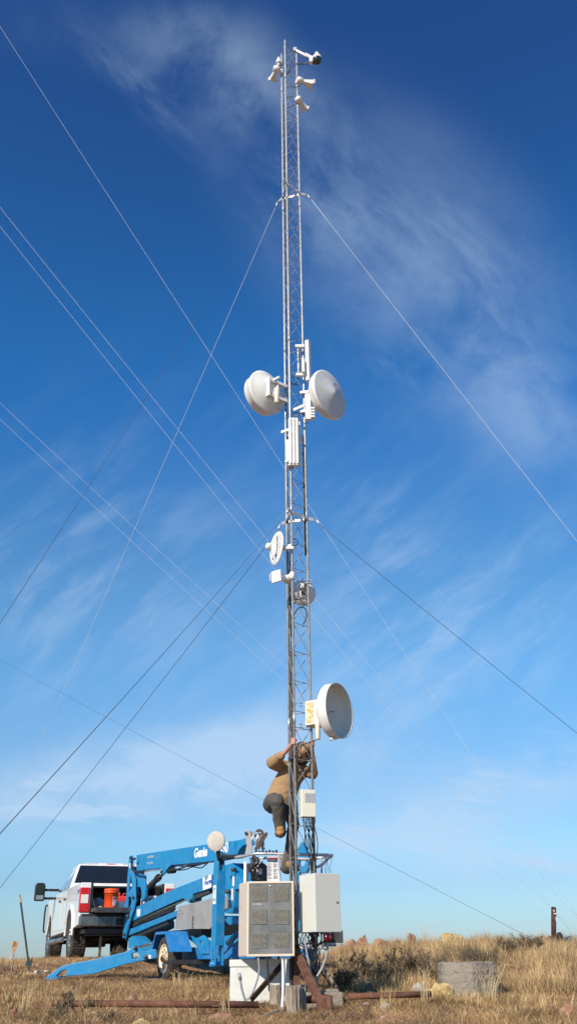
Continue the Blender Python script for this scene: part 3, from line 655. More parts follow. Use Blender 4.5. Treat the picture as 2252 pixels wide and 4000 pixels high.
# PVC conduits
GP = 'white plastic conduits under the vented cabinet'
for (pts, lab) in ((((567,415),(572,600),(570,760),(560,940)), 'left white plastic conduit reaching down to the ground'), (((605,415),(592,560),(585,740),(583,800)), 'right shorter white plastic conduit behind its twin')):
    tag(MB().tube(smoothp([at(*TB(*q), 10.62+.5*(940-q[1])/525 if pts[0][0] == 567 else 10.78+.4*(800-q[1])/400) for q in pts], 4), .0145 if pts[0][0]==567 else .012, 12).build('plastic_conduit', pvc), lab, 'pipe', GP)
gcon = mat('grey conduit', (.30,.32,.33), .45, .2, .15, 10)
def cond(pts, Y, r, lab, m_=gcon, name='flexible_conduit', cat='pipe'):
    tag(MB().tube(smoothp([at(*TB(*q), Y) for q in pts], 5), r, 10).build(name, m_), lab, cat)
cond(((95,560),(105,620),(120,720),(150,830),(165,870)), 11.35, .013, 'grey flexible conduit stub standing up before the pale lower box')
tag(MB().tube([at(*TB(93,560), 11.35), at(*TB(107,635), 11.35)], [.018,.022], 10).build('conduit_fitting', gcon), 'grey threaded fitting on top of the conduit stub', 'pipe')
cond(((300,395),(312,520),(285,650),(235,780),(185,850)), 11.3, .011, 'grey flexible conduit curving from the vented cabinet down in front of the pale box')
cond(((400,390),(405,520),(415,640),(420,760)), 11.35, .010, 'black cable dropping from the vented cabinet', black, 'drop_cable', 'cable')
cond(((1050,225),(1050,330),(1015,460),(965,560),(930,610)), 11.6, .014, 'grey bent conduit curving down below the tall grey box to the mast foot')
cond(((800,130),(820,280),(845,420),(870,560),(890,620)), 11.5, .013, 'grey straight conduit dropping from the left of the tall grey box')
cond(((930,600),(925,680),(935,740)), 11.6, .016, 'grey conduit elbow entering the concrete')
cond(((740,300),(800,420),(890,280)), 11.75, .004, 'thin blue cable looped under the tall grey box', mat('thin blue cable', (.05,.2,.45), .5), 'network_cable', 'cable')
for i in range(16):
    r_ = random.Random(i+50); x0 = 730+r_.random()*270; x1 = x0+r_.uniform(-90,90); 
    cond(((x0,105),(x0+r_.uniform(-60,60),180+r_.random()*60),(x1,240+r_.random()*60),(x1+r_.uniform(-50,50),300+r_.random()*100),(900+r_.uniform(-30,60),480+r_.random()*120)), 11.65+.12*r_.random(), .0045+.002*r_.random(), 'loose black cable in the tangle hanging beneath the tall grey box', black, 'tangled_cable', 'cable')
for o in list(bpy.data.objects):
    if o.name.startswith('tangled_cable'): o['group'] = 'tangle of black cables beneath the tall grey box'
# concrete block
c0 = at(*TB(800,775), 11.2); c1 = at(*TB(1225,775), 11.2)
tag(MB(yawf(c0, 3)).box((-.05,0,-.30),((c1-c0).length,.5,0)).build('concrete_block', conc, None, .012), 'weathered concrete footing block right of the mast foot', 'block')
c0 = at(*TB(730,690), 11.45); tag(MB(yawf(c0, -5)).box((0,0,-.25),(.09,.2,0)).build('concrete_pier', conc, None, .01), 'small concrete pier behind the split log, under the rusty post', 'block')
c0 = at(*TB(1055,735), 11.4); tag(MB(yawf(c0, 8)).box((0,0,-.12),(.13,.15,0)).build('concrete_lump', conc, None, .015), 'pale concrete lump on the footing block under the wooden brace', 'block')
def rough_log(name, px, pyt, pyb, Y, r, label, seed, lean=0, squash=1.0):
    a, b_ = at(px, pyt, Y), at(px, pyb, Y); b_.x, b_.y = a.x, a.y; rr = random.Random(seed); n = 26
    vs, fs = [], []; ph = [rr.random()*6 for _ in range(4)]; rows = 7
    for j in range(rows):
        t_ = j/(rows-1); z = b_.z+(a.z-b_.z)*t_
        for i in range(n):
            an = 2*math.pi*i/n; rad = r*(1+.10*math.sin(3*an+ph[0])+.06*math.sin(7*an+ph[1]+t_)+.05*math.sin(13*an+ph[2]))*(1.06-.08*t_)
            vs.append((a.x+rad*math.cos(an)+lean*t_, a.y+rad*squash*math.sin(an), z+(.012*math.sin(5*an+ph[3])+.01*rr.random() if j == rows-1 else 0)))
    for j in range(rows-1):
        for i in range(n): fs.append((j*n+i, j*n+(i+1)%n, (j+1)*n+(i+1)%n, (j+1)*n+i))
    fs.append(tuple(range((rows-1)*n, rows*n)))
    return tag(MB().add(vs, fs).build(name, wood), label, 'log')
x_, y_ = TB(680,715); rough_log('split_log', x_, y_, TB(0,1040)[1], 10.7, .085, 'upright split grey log, thickest one in front of the mast foot', 1)
x_, y_ = TB(495,705); rough_log('split_log', x_, y_, TB(0,900)[1], 10.9, .062, 'upright weathered log left of the white conduits', 2)
x_, y_ = TB(780,735); rough_log('split_log', x_, y_, TB(0,1010)[1], 10.78, .035, 'thin upright log slab at the right of the thick split log', 3)
p0, p1 = at(*TB(965,450), 11.9), at(*TB(1150,725), 11.85)
tag(MB().tube([p0, p0.lerp(p1,.5)+V((.005,0,.005)), p1], [.016,.022,.028], 10).build('wooden_brace', wood), 'slanting weathered wooden brace leaning on the concrete at the right', 'beam')
p0, p1 = at(*TB(985,545), 11.95), at(*TB(1110,725), 11.9)
tag(MB().beam(p0, p1, .014, .02).build('rusty_angle', rust), 'thin rusty bar running beside the wooden brace', 'bar')
p0, p1 = at(*TB(240,1080), 10.2), at(*TB(520,965), 10.5)
tag(MB().beam(p0, p1, .022, .03).build('fallen_stick', wood, None, .006), 'bleached wooden slat lying in the grass left of the logs', 'stick')
# long rusty pipe
p0, p1 = at(240, 3920, 10.7), at(1010, 3925, 10.7)
p0 = at(205, 3919, 11.1); p1 = at(1010, 3925, 11.1)
L_ = thing('rusty_pipe', p1, 'long rusty pipe lying in the grass left of the logs', 'pipe')
MB().tube([p0, at(395,3920,11.1)], .034, 20).build('pipe_length', rust, L_); MB().tube([at(395,3920,11.1), p1], .034, 20).build('pipe_length', rust, L_)
MB().tube([at(388,3920,11.1), at(402,3920,11.1)], .038, 20).build('coupling', rust, L_)
p0, p1 = at(1360, 3893, 11.3), at(1680, 3883, 11.5)
tag(MB().tube([p0, p1], .032, 18).build('rusty_pipe', rust), 'rusty pipe half buried in the shade right of the concrete footing', 'pipe')
# ================= CABINETS =================
# vented cabinet
A = at(*Z7(278,1442), 11.42); Bx = at(*Z7(778,1441), 11.42); T_ = at(*Z7(290,655), 11.42)
wC = (Bx-A).length; hC = T_.z-A.z; f = yawf(A, 0); dC = .30
t = thing('vented_cabinet', A, 'beige steel cabinet with grey door of six louvred vents left of the mast foot', 'cabinet')
# slightly splayed left side like a rounded shell
sx = .115
MB(f).hexa([(0,0,0),(wC,0,0),(wC-.02,dC,0),(-sx,dC,0),(0,0,hC),(wC,0,hC),(wC-.02,dC,hC),(-sx,dC,hC)]).build('shell', beige, t, .012, 3)
for (a, b_) in (((0,-.02,0),(.022,0,hC)), ((wC-.022,-.02,0),(wC,0,hC)), ((.022,-.02,0),(wC-.022,0,.025)), ((.022,-.02,hC-.022),(wC-.022,0,hC))):
    MB(f).box(a, b_).build('door_frame', creamtrim, t, .003)
door = MB(f).box((.023,-.012,.026),(wC-.023,-.001,hC-.023)).build('door', grille, t, .002)
vw, vh = .165*wC/.505, .155*hC/.8
for cx in (.265, .735):
    for cz in (.855, .545, .235) :
        x0 = wC*cx-vw/2+.0; z0 = hC*(.5+(cz-.545)*1.0)-vh/2+.015
        ve = MB(f).box((x0,-.0135,z0),(x0+vw,-.0125,z0+vh)).build('vent', slotm, door)
        b = MB(f); n = 13
        for i in range(n):
            z = z0+vh*(i+.25)/n; b.hexa([(x0+.003,-.014,z),(x0+vw-.003,-.014,z),(x0+vw-.003,-.0138,z+vh*.3/n),(x0+.003,-.0138,z+vh*.3/n),(x0+.003,-.022,z-vh*.10/n),(x0+vw-.003,-.022,z-vh*.10/n),(x0+vw-.003,-.0215,z+vh*.32/n),(x0+.003,-.0215,z+vh*.32/n)])
        b.build('louvre', louvre, door)
MB(axisf(f.p(wC*.495,-.012,hC*.935),(0,-1,0))).lathe([(.011,0),(.011,.008),(.006,.012),(0,.012)], n=16).build('lock', alu, door)
for i in range(1): text('lettering', 'MOTOROLA', Fr(f.p(wC*.245,-.0135,hC*.69),(1,0,0),(0,0,1),(0,-1,0)), .0095, whitep, door, .0004, 1.0)
MB(axisf(f.p(wC*.135,-.0125,hC*.69),(0,-1,0))).lathe([(.009,0),(.009,.001),(.006,.001),(.006,0)], n=16).build('round_emblem', whitep, door)
for i in range(3): MB(f).box((.1+i*.12,.05,-.03),(.13+i*.12,.08,0)).build('cable_gland', black, t, .003)
# tall grey box
A = at(*Z7(1005,1181), 11.30); T_ = at(*Z7(990,565), 11.30); h = T_.z-A.z; f = yawf(A, 30)
wB = .335; dB = .36
t = thing('equipment_box', A, 'tall pale grey steel box with a keyhole, right of the mast foot', 'cabinet')
MB(f).box((0,.02,0),(wB,dB,h)).build('casing', boxgrey, t, .004)
dr = MB(f).box((-.002,-.0,-.002),(wB+.002,.018,h+.002)).build('door', boxgrey, t, .004)
MB(axisf(f.p(wB-.04,-.001,h*.50),-f.y)).lathe([(.013,-.01),(.013,.003),(.007,.003),(.007,-.002),(0,-.002)], n=16).build('keyhole', rust, dr)
MB(f).box((.04,.08,-.05),(.09,.13,0)).build('cable_gland', darkst, t, .003)
# low pale box behind
A = at(*TB(-10,855), 11.78); Bx = at(*TB(660,855), 11.78); T_ = at(*TB(0,415), 11.78); h = T_.z-A.z; wL = (Bx-A).length
f = yawf(A, 0); t = thing('ground_box', A, 'low pale steel box on the ground behind the vented cabinet', 'cabinet')
MB(f).box((0,.0,-.05),(wL,.40,h-.006)).build('casing', boxlight, t, .004)
MB(f).box((-.008,-.012,h*.82),(wL+.008,.41,h)).build('lid', boxlight, t, .004)
b = MB(f)
for i in range(26): b.box((.01+i*wL/26,-.014,h*.835),(.02+i*wL/26,-.012,h*.842))
b.build('seam', inkm, t)
for i, xx in enumerate((.35,.75)): MB(axisf(f.p(wL*xx*.6,-.001,h*.6),(0,-1,0))).ball(f.p(wL*xx*.6,-.001,h*.62), .006, n=6).build('screw', inkm, t)
# ================= CLIMBER =================
def bake(ob):       # one continuous skin: apply the weld, drop crumbs
    bpy.context.view_layer.update()
    me = bpy.data.meshes.new_from_object(ob.evaluated_get(bpy.context.evaluated_depsgraph_get())); ob.modifiers.clear()
    bm = bmesh.new(); bm.from_mesh(me); seen = set(); best = []
    for v in bm.verts:
        if v in seen: continue
        isl = [v]; seen.add(v)
        for q in isl:
            for e in q.link_edges:
                o_ = e.other_vert(q)
                if o_ not in seen: seen.add(o_); isl.append(o_)
        best.append(isl)
    print('islands', sorted([len(b_) for b_ in best])[-6:])
    best.sort(key=len); bmesh.ops.delete(bm, geom=[v for b_ in best[:-1] for v in b_], context='VERTS')
    bm.to_mesh(me); bm.free(); ob.data = me; me.polygons.foreach_set('use_smooth', [True]*len(me.polygons))
def skinmesh(name, J, E, m_, parent=None, root=None, sub=2, extra=None, disp=0, dsize=.12, voxel=.009, label=None):
    b = MB(); T = lambda r: (r, r) if not isinstance(r, tuple) else r
    for p, q in E:                          # sweep an ellipsoid along every bone, then weld all into one skin
        (pa, ra), (pb, rb) = J[p], J[q]; ra, rb = T(ra), T(rb); n = max(3, int((pa-pb).length/(min(ra+rb)*.30))+1); n = min(n, 26)
        for i in range(n+1):
            t = i/n; rx, ry = ra[0]+(rb[0]-ra[0])*t, ra[1]+(rb[1]-ra[1])*t
            b.ball(pa.lerp(pb, t), 1, (rx, ry, (rx+ry)/2), 9 if rx < .03 else 14)
    if extra: extra(b)
    ob = b.build(name, m_, parent)
    rm = ob.modifiers.new('weld', 'REMESH'); rm.mode = 'VOXEL'; rm.voxel_size = voxel; rm.use_smooth_shade = True
    sm = ob.modifiers.new('relax', 'SMOOTH'); sm.iterations = 3 if voxel < .006 else 8; sm.factor = .5
    if disp:
        tx = bpy.data.textures.new(name+' folds', 'MARBLE'); tx.noise_scale = dsize; tx.turbulence = 6; tx.noise_depth = 2
        d = ob.modifiers.new('folds', 'DISPLACE'); d.texture = tx; d.strength = disp; d.texture_coords = 'LOCAL'
    bake(ob); return ob
P4 = lambda x, y, Y: at(*Z4(x, y), Y)
P7 = lambda x, y, Y: at(*Z7(x, y), Y)
Yb = 12.42
j = dict(pelvis=P4(320,1740,Yb), waist=P4(380,1590,Yb), chest=P4(470,1420,Yb-.02), neck=P4(545,1275,Yb-.05), head=P4(585,1150,Yb-.10),
    shL=P4(385,1300,Yb), elL=P4(222,1240,12.22), wrL=P4(395,1095,12.0), haL=P4(440,1050,11.93),
    shR=P4(650,1350,Yb), elR=P4(765,1385,12.28), wrR=P4(760,1140,12.15), haR=P4(752,1085,12.12),
    hipL=P4(185,1780,Yb), knL=P4(285,1760,12.03), anL=P4(325,2130,12.20), toeL=P4(322,2235,12.03),
    hipR=P4(430,1790,Yb), knR=P4(500,2080,12.28), anR=P7(702,470,12.36), toeR=P7(800,520,12.16))
hd = axisf(j['head'], V((.52,-.48,-.70)).normalized())    # z = where the face looks
def headshape(b):
    f = hd; n0 = len(b.v)
    b.ball(j['head'], 1, (.078,.115,.095), 14, f)
    b.ball(f.p(0,-.02,.085), 1, (.014,.026,.022), 6, f)               # nose
    b.ball(f.p(0,-.062,.070), 1, (.028,.010,.014), 6, f); b.ball(f.p(0,-.092,.05), 1, (.034,.026,.026), 6, f)
    for s in (-1,1):
        b.ball(f.p(s*.032,.012,.080), .013, n=6); b.ball(f.p(s*.032,.032,.078), 1, (.024,.009,.014), 6, f)
        b.ball(f.p(s*.080,-.005,.0), 1, (.012,.03,.018), 6, f)
def hand(J, E, wr, ha, legp, side, tag_, wrapdir):
    # fingers close around the vertical mast leg; legp = axis of the leg at hand height
    up_ = V((0,0,1)); c = V((legp.x, legp.y, ha.z))
    toh = (ha-c); toh.z = 0; toh = toh.normalized()
    palm = c + toh*.040 + up_*.02; J['palm'+tag_] = (palm, (.026,.036))
    E.append((wr, 'palm'+tag_))
    tan = V((-toh.y, toh.x, 0))*wrapdir
    for k, (dz, ln) in enumerate(((.045,1.0),(.022,1.08),(.0,1.02),(-.022,.85))):
        prev = 'palm'+tag_
        for s, (an, rad) in enumerate(((35,.040),(85,.031),(135,.028),(175*ln if ln < 1 else 178,.027))):
            a = R(an); q = c + (toh*math.cos(a)+tan*math.sin(a))*rad + up_*(.02+dz+.004*s); nm = 'f%s%d%d' % (tag_, k, s)
            J[nm] = (q, .0105-.0010*s); E.append((prev, nm)); prev = nm
    prev = 'palm'+tag_
    for s, (an, rad, dz) in enumerate(((-40,.038,.035),(-80,.030,.05),(-110,.028,.058))):
        a = R(an); q = c+(toh*math.cos(a)+tan*math.sin(a))*rad+up_*dz; nm = 't%s%d' % (tag_, s); J[nm] = (q, .012-.001*s); E.append((prev, nm)); prev = nm
J = {k: (v, r) for (k, v), r in zip(j.items(), [(.12,.10),(.12,.09),(.13,.10),.055,.06,.055,.042,.028,.028,.055,.042,.028,.028,.085,.06,.04,.035,.085,.06,.04,.035])}
del J['haL'], J['haR'], J['head'], J['toeL'], J['toeR']; J['skull'] = (j['head'].lerp(j['neck'], .35), .055)
E = [('pelvis','waist'),('waist','chest'),('chest','neck'),('neck','skull'),('chest','shL'),('shL','elL'),('elL','wrL'),('chest','shR'),('shR','elR'),('elR','wrR'),
     ('pelvis','hipL'),('hipL','knL'),('knL','anL'),('pelvis','hipR'),('hipR','knR'),('knR','anR')]
hand(J, E, 'wrL', j['haL']+V((0,0,.035)), Nl, 1, 'L', 1)
hand(J, E, 'wrR', j['haR']+V((0,0,.05)), Rl, 1, 'R', -1)
person = skinmesh('person', J, E, skin, None, 'pelvis', 1, headshape, voxel=.0048)
tag(person, 'climber in tan hooded jacket and grey trousers gripping the mast legs with both bare hands', 'person')
# clothing
mid = lambda a, b_, t: j[a].lerp(j[b_], t)
fore = lambda a, b_, t: j[a].lerp(j[b_], t)
JJ = dict(hem=(j['pelvis'].lerp(j['waist'],.10)+V((-.01,0,0)), (.178,.15)), low=(mid('pelvis','waist',.55),(.182,.145)), waist=(j['waist']+V((.0,0,0)),(.185,.14)), chest=(j['chest'],(.175,.14)), neck=(mid('chest','neck',.75),(.10,.095)),
    shL=(j['shL']+V((.01,0,.0)),.092), uL=(mid('shL','elL',.55),.085), elL=(j['elL'],.078), fL=(fore('elL','wrL',.40),.062), cL=(fore('elL','wrL',.66),.050),
    shR=(j['shR']+V((-.01,0,.0)),.088), uR=(mid('shR','elR',.55),.080), elR=(j['elR'],.074), fR=(fore('elR','wrR',.45),.058), cR=(fore('elR','wrR',.84),.046))
EE = [('hem','low'),('low','waist'),('waist','chest'),('chest','neck'),('chest','shL'),('shL','uL'),('uL','elL'),('elL','fL'),('fL','cL'),('chest','shR'),('shR','uR'),('uR','elR'),('elR','fR'),('fR','cR')]
jk = skinmesh('jacket', JJ, EE, jackm, person, 'chest', 2, disp=.016, dsize=.13)
JT = dict(pel=(j['pelvis']+V((0,0,-.02)),(.155,.13)), hL=(j['hipL'].lerp(j['pelvis'],.25)+V((0,0,-.02)),.125), tL=(mid('hipL','knL',.55)+V((0,0,.01)),.105), kL=(j['knL'],.098), sL=(mid('knL','anL',.4),.088), aL=(mid('knL','anL',1.10),.078),
    hR=(j['hipR'],.12), tR=(mid('hipR','knR',.5),.095), kR=(j['knR'],.078), sR=(mid('knR','anR',.5),.07), aR=(mid('knR','anR',1.12),.070))
ET = [('pel','hL'),('hL','tL'),('tL','kL'),('kL','sL'),('sL','aL'),('pel','hR'),('hR','tR'),('tR','kR'),('kR','sR'),('sR','aR')]
skinmesh('trousers', JT, ET, pantm, person, 'pel', 2, disp=.014, dsize=.12)
def hood(b):
    f = hd; n = 20; rows = []; vs = []; fs = []
    # shell of revolution opened toward the face, peaked at the crown
    prof = [(-.145,.03),(-.135,.085),(-.09,.125),(-.03,.145),(.03,.148),(.08,.135),(.105,.118)]
    for z, r in prof:
        for i in range(n):
            a = 2*math.pi*i/n; yy = math.sin(a); pk = 1+.22*max(0, yy)**3
            vs.append((r*.88*math.cos(a), r*1.12*yy*pk+.01, z))
    for k in range(len(prof)-1):
        for i in range(n): fs.append((k*n+i, k*n+(i+1)%n, (k+1)*n+(i+1)%n, (k+1)*n+i))
    fs.append(tuple(reversed(range(n))))
    b.fr = f; b.add(vs, fs, True); b.fr = W
hb = MB(); hood(hb); ho = hb.build('hood', jackm, person); sdm = ho.modifiers.new('t', 'SOLIDIFY'); sdm.thickness = .012; ss_ = ho.modifiers.new('s','SUBSURF'); ss_.levels = ss_.render_levels = 1
tx = bpy.data.textures.new('hood folds', 'CLOUDS'); tx.noise_scale = .08; dd = ho.modifiers.new('d', 'DISPLACE'); dd.texture = tx; dd.strength = .006
MB(hd).ball(hd.p(0,.055,.01), 1, (.088,.07,.105), 12, hd).build('cap', blackp, person)
MB(hd).lathe([(.03,0),(.06,.0),(.062,.004),(.03,.004)], f=Fr(hd.p(0,.055,.11), hd.x*1.25, hd.z*1.35, hd.y), n=20).build('cap_brim', blackp, person)
def beard(b): b.ball(hd.p(0,-.075,.035), 1, (.062,.05,.055), 8, hd)
bb = MB(); beard(bb); bb.build('beard', mat('dark beard', (.03,.022,.018), .9), person)
def boot(an, toe, uw, label=None):
    a, tpt = j[an], j[toe]; d = (tpt-a); d.z *= .35; d.normalize(); side = d.cross(V((0,0,1))).normalized(); up_ = side.cross(d)
    f = Fr(a+V((0,0,-.06)), side, d, up_); b = MB(f)
    secs = [(-.09,.034,.16,.0),(-.06,.043,.17,0),(.0,.045,.14,0),(.07,.047,.085,0),(.14,.05,.062,0),(.19,.044,.05,.004),(.215,.028,.035,.008)]
    vs, fs = [], []; n = 12
    for (y, w_, h_, z0) in [(a1*1.12, a2*1.15, a3*1.15, a4) for a1, a2, a3, a4 in secs]:
        for i in range(n):
            q = 2*math.pi*i/n; vs.append((w_*math.cos(q), y, z0+h_/2+h_/2*math.sin(q)))
    for k in range(len(secs)-1):
        for i in range(n): fs.append((k*n+i, k*n+(i+1)%n, (k+1)*n+(i+1)%n, (k+1)*n+i))
    fs += [tuple(range(n)), tuple((len(secs)-1)*n+i for i in reversed(range(n)))]
    bo = b.add(vs, fs, True).build('boot', bootm, person)
    ol = [(-.036,-.095),(.036,-.095),(.044,-.02),(.042,.04),(.052,.13),(.042,.2),(.0,.226),(-.042,.2),(-.052,.13),(-.042,.04),(-.044,-.02)]
    MB(f).prism([(x*1.15, y*1.12, -.016) for x, y in ol], (0,0,.026)).build('sole', solem, bo, .003)
boot('anL', 'toeL', 1); boot('anR', 'toeR', 1)
# ================= TOWABLE BOOM LIFT =================
yw = 26.0; LC = V((-1.19, 16.65, 0)); rr_ = V((math.cos(R(yw)), math.sin(R(yw)), 0)); ff_ = V((-math.sin(R(yw)), math.cos(R(yw)), 0))
def lpt(px, py, u):
    d = ray(px, py); s = (LC+rr_*u).dot(rr_)/d.dot(rr_); return d*s
Z6 = lambda x, y: (480+x*.3586, 3200+y*.3586)
Z5 = lambda x, y: (x*.4828, 3300+y*.4828)
ZB = lambda x, y: (930+x*.27586, 3220+y*.27586)
lift = thing('boom_lift', V((LC.x, LC.y, H(LC.x, LC.y))), 'blue towable boom lift with folded arms and raised outrigger behind the mast foot', 'boom lift')
def plate(name, pts, u, wd, m_=blue, par=lift, z=Z6, holes=(), bev=.006):
    return MB().prism([lpt(*z(*q), u) for q in pts], rr_*wd, [[lpt(*z(*q), u) for q in h] for h in holes]).build(name, m_, par, bev)
UB = -.30
boom = plate('upper_boom', [(150,390),(600,322),(1000,262),(1215,235),(1215,412),(1115,425),(940,460),(500,502),(440,530),(150,560)], UB, .20)
plate('boom_gusset', [(405,505),(540,492),(500,520),(470,560),(450,600),(412,592)], UB-.012, .03, par=boom)
plate('boom_head', [(1217,235),(1300,218),(1310,208),(1335,240),(1338,275),(1300,292),(1262,335),(1240,390),(1217,408)], UB+.02, .16)
for i, u in enumerate((UB-.06, UB+.22)):
    plate('elbow_plate', [(68,405),(80,395),(98,402),(106,560),(130,660),(130,905),(112,1000),(60,1160),(25,1300),(-5,1290),(20,1010),(34,860),(52,600)], u, .035,
      holes=[[(75,585),(95,660),(98,740),(60,800)], [(52,850),(85,845),(92,905),(40,1060)], [(78,960),(92,965),(50,1110),(28,1160)]])
plate('elbow_link', [(130,575),(230,610),(245,760),(232,870),(195,905),(205,800),(190,740),(160,735),(150,760),(140,900),(128,900)], UB+.0, .05, par=lift)
MB().tube([lpt(*Z6(440,600), UB+.08), lpt(*Z6(385,640), UB+.08), lpt(*Z6(385,640), UB+.08), lpt(*Z6(165,855), UB+.08)], [.022,.022,.055,.055], 14).build('hydraulic_cylinder', black, lift)
MB().tube([lpt(*Z6(392,632), UB+.08), lpt(*Z6(372,652), UB+.08)], .066, 14).build('cylinder_collar', black, lift)
low = plate('lower_boom', [(130,965),(500,780),(870,635),(958,600),(958,755),(760,815),(750,895),(718,912),(655,862),(560,900),(100,1112)], UB, .18)
plate('lower_link', [(55,1205),(300,1110),(575,1000),(575,1062),(300,1170),(50,1272)], UB, .12)
MB().tube([lpt(*Z6(150,1110), UB-.02), lpt(*Z6(470,968), UB-.02), lpt(*Z6(680,885), UB-.02)], .010, 8).build('hydraulic_hose', mat('greenish hose', (.12,.13,.08), .6), lift)
MB().beam(lpt(*Z6(110,1150), UB+.06), lpt(*Z6(560,960), UB+.06), .06, .09).build('inner_link', darkst, lift)
MB().beam(lpt(*Z6(750,860), UB+.06), lpt(*Z6(956,775), UB+.06), .06, .09).build('inner_link', darkst, lift)
MB().beam(lpt(*Z6(60,1300), UB+.1), lpt(*Z6(520,1110), UB+.1), .10, .10).build('inner_link', darkst, lift)
MB().beam(lpt(*Z6(160,1290), UB+.3), lpt(*Z6(480,1150), UB+.3), .3, .12).build('battery_tray', blackp, lift)
# pins
for (x, y) in ((420,575),(740,885),(55,1055),(110,855),(85,420),(10,1255)):
    MB(axisf(lpt(*Z6(x,y), UB-.09), -rr_)).lathe([(0,-.02),(.028,-.02),(.028,.012),(.018,.02),(0,.02)], n=14).build('pivot_pin', darkst, lift)
# hoses under the upper boom and at the elbow
def hose(pts, u, r, z=Z6, nm='hydraulic_hose', m_=black): MB().tube(smoothp([lpt(*z(*q), u) for q in pts], 5), r, 8).build(nm, m_, lift)
hose([(135,430),(100,450),(95,520),(120,560),(170,580),(230,570)], UB-.10, .022)
hose([(230,575),(300,560),(420,552)], UB-.03, .012, m_=alu)
hose([(500,560),(620,540),(720,500),(830,490),(925,470)], UB-.02, .016)
hose([(520,530),(600,555),(690,545),(760,520),(850,530),(920,480)], UB, .010)
hose([(580,505),(700,512),(820,498),(880,470)], UB+.03, .014, m_=darkst)
MB().tube([lpt(*Z6(500,565), UB+.05), lpt(*Z6(560,560), UB+.05)], .05, 10).build('cable_guide', black, lift)
# writing on the arms
def plat_frame(a, b_, u):
    p, q = lpt(*Z6(*a), u), lpt(*Z6(*b_), u); x = (q-p).normalized(); z = -rr_; return Fr(p.lerp(q, .5), x, z.cross(x), z)
f = plat_frame((785,375),(935,350), UB-.003); hl = .105
text('lettering', 'Genie', Fr(f.o-f.x*.06, f.x, f.y, f.z), .150, whitep, boom, .008, 1.25, .003)
f = plat_frame((1070,322),(1160,306), UB-.003); text('lettering', 'TZ-50', Fr(f.o-f.x*.20, f.x, f.y, f.z), .160, whitep, boom, .006, 1.1, .003)
f = plat_frame((225,422),(375,400), UB-.003); text('faded_lettering', '- ARDENS', f, .04, mat('faded lettering', (.30,.42,.55), .6, 0, .5, 90), boom, .003, 1.9, .002)
f = plat_frame((230,485),(365,470), UB-.003); text('faded_lettering', 'PH ORA', f, .04, bpy.data.materials['faded lettering'], boom, .003, 1.9, .002)
lab = plate('company_plate', [(868,640),(962,600),(962,740),(872,775)], UB-.006, .006, whitep, low, bev=0)
f = plat_frame((882,705),(985,660), UB-.011); text('lettering', 'Vortex', Fr(f.o+V((0,0,-.0)), f.x, f.y, f.z), .075, marine, lab, .003, 1.35, .002)
cf = Fr(lpt(*Z6(912,672), UB-.010), f.x, f.y, f.z)
for rad in (.03,.055,.08):
    MB(cf).tube([(rad*1.3*math.sin(R(a)), rad*math.cos(R(a)), 0) for a in range(-50,51,10)], .006, 6).build('signal_arc', marine, lab)
for (pts, rows) in ([(152,985),(190,975),(188,1052),(154,1064)], 5), ([(70,480),(88,476),(86,530),(70,532)], 2):
    lb = plate('warning_label', pts, UB-.066 if pts[0][0] == 70 else UB-.005, .004, wirep, lift, bev=0)
# chassis shroud, turntable
plate('side_cover', [(600,950),(955,862),(1100,840),(1150,880),(1165,960),(1110,985),(945,1195),(565,1195),(568,1160)], -.52, .04, silver, bev=.01)
b = MB(); rnd = random.Random(3)
for k in range(9):
    p = lpt(*Z6(590+rnd.random()*65, 985+rnd.random()*90), -.521); b.ball(p, .008, n=5)
b.build('paint_chips', darkst, lift)
MB().tube([lpt(*Z6(*q), -.522) for q in ((760,1055),(766,1085),(758,1120),(764,1150),(758,1165),(770,1185))], [.008,.016,.007,.014,.010,.012], 6).build('latch', darkst, lift)
plate('turntable_post', [(1108,500),(1190,478),(1215,520),(1245,600),(1300,700),(1290,760),(1220,765),(1205,960),(1190,1030),(1110,1025),(1140,880),(1108,760)], -.20, .30,
      holes=[[(1165,640),(1185,610),(1200,700),(1175,735)]])
plate('turntable_plate', [(1105,1050),(1260,1090),(1262,1140),(1150,1150),(1110,1100)], -.42, .5)
plate('turntable_block', [(1205,510),(1330,490),(1330,700),(1290,690),(1240,600)], -.05, .25, darkst)
for (x, y) in ((1215,550),(1150,790),(1190,1090)): MB(axisf(lpt(*Z6(x,y), -.24), -rr_)).lathe([(0,-.02),(.03,-.02),(.03,.05),(0,.05)], n=12).build('pivot_pin', darkst, lift)
for (a, b_) in (((1190,625),(1212,730)), ((1180,755),(1198,885))): plate('warning_label', [a,(b_[0],a[1]),b_,(a[0],b_[1])], -.212, .004, wirep, bev=0)
MB().tube([lpt(*Z6(1100,1165), .0), lpt(*Z6(1245,1175), .0)], .14, 24).build('slew_ring', mat('greasy brass', (.22,.18,.12), .6, .5, .3, 20), lift)
b = MB(Fr(lpt(*Z6(900,1240), 0), rr_, ff_, (0,0,1))); b.box((-.35,-.7,-.06),(.35,1.6,.06)); b.build('turntable_base', darkst, lift, .01)
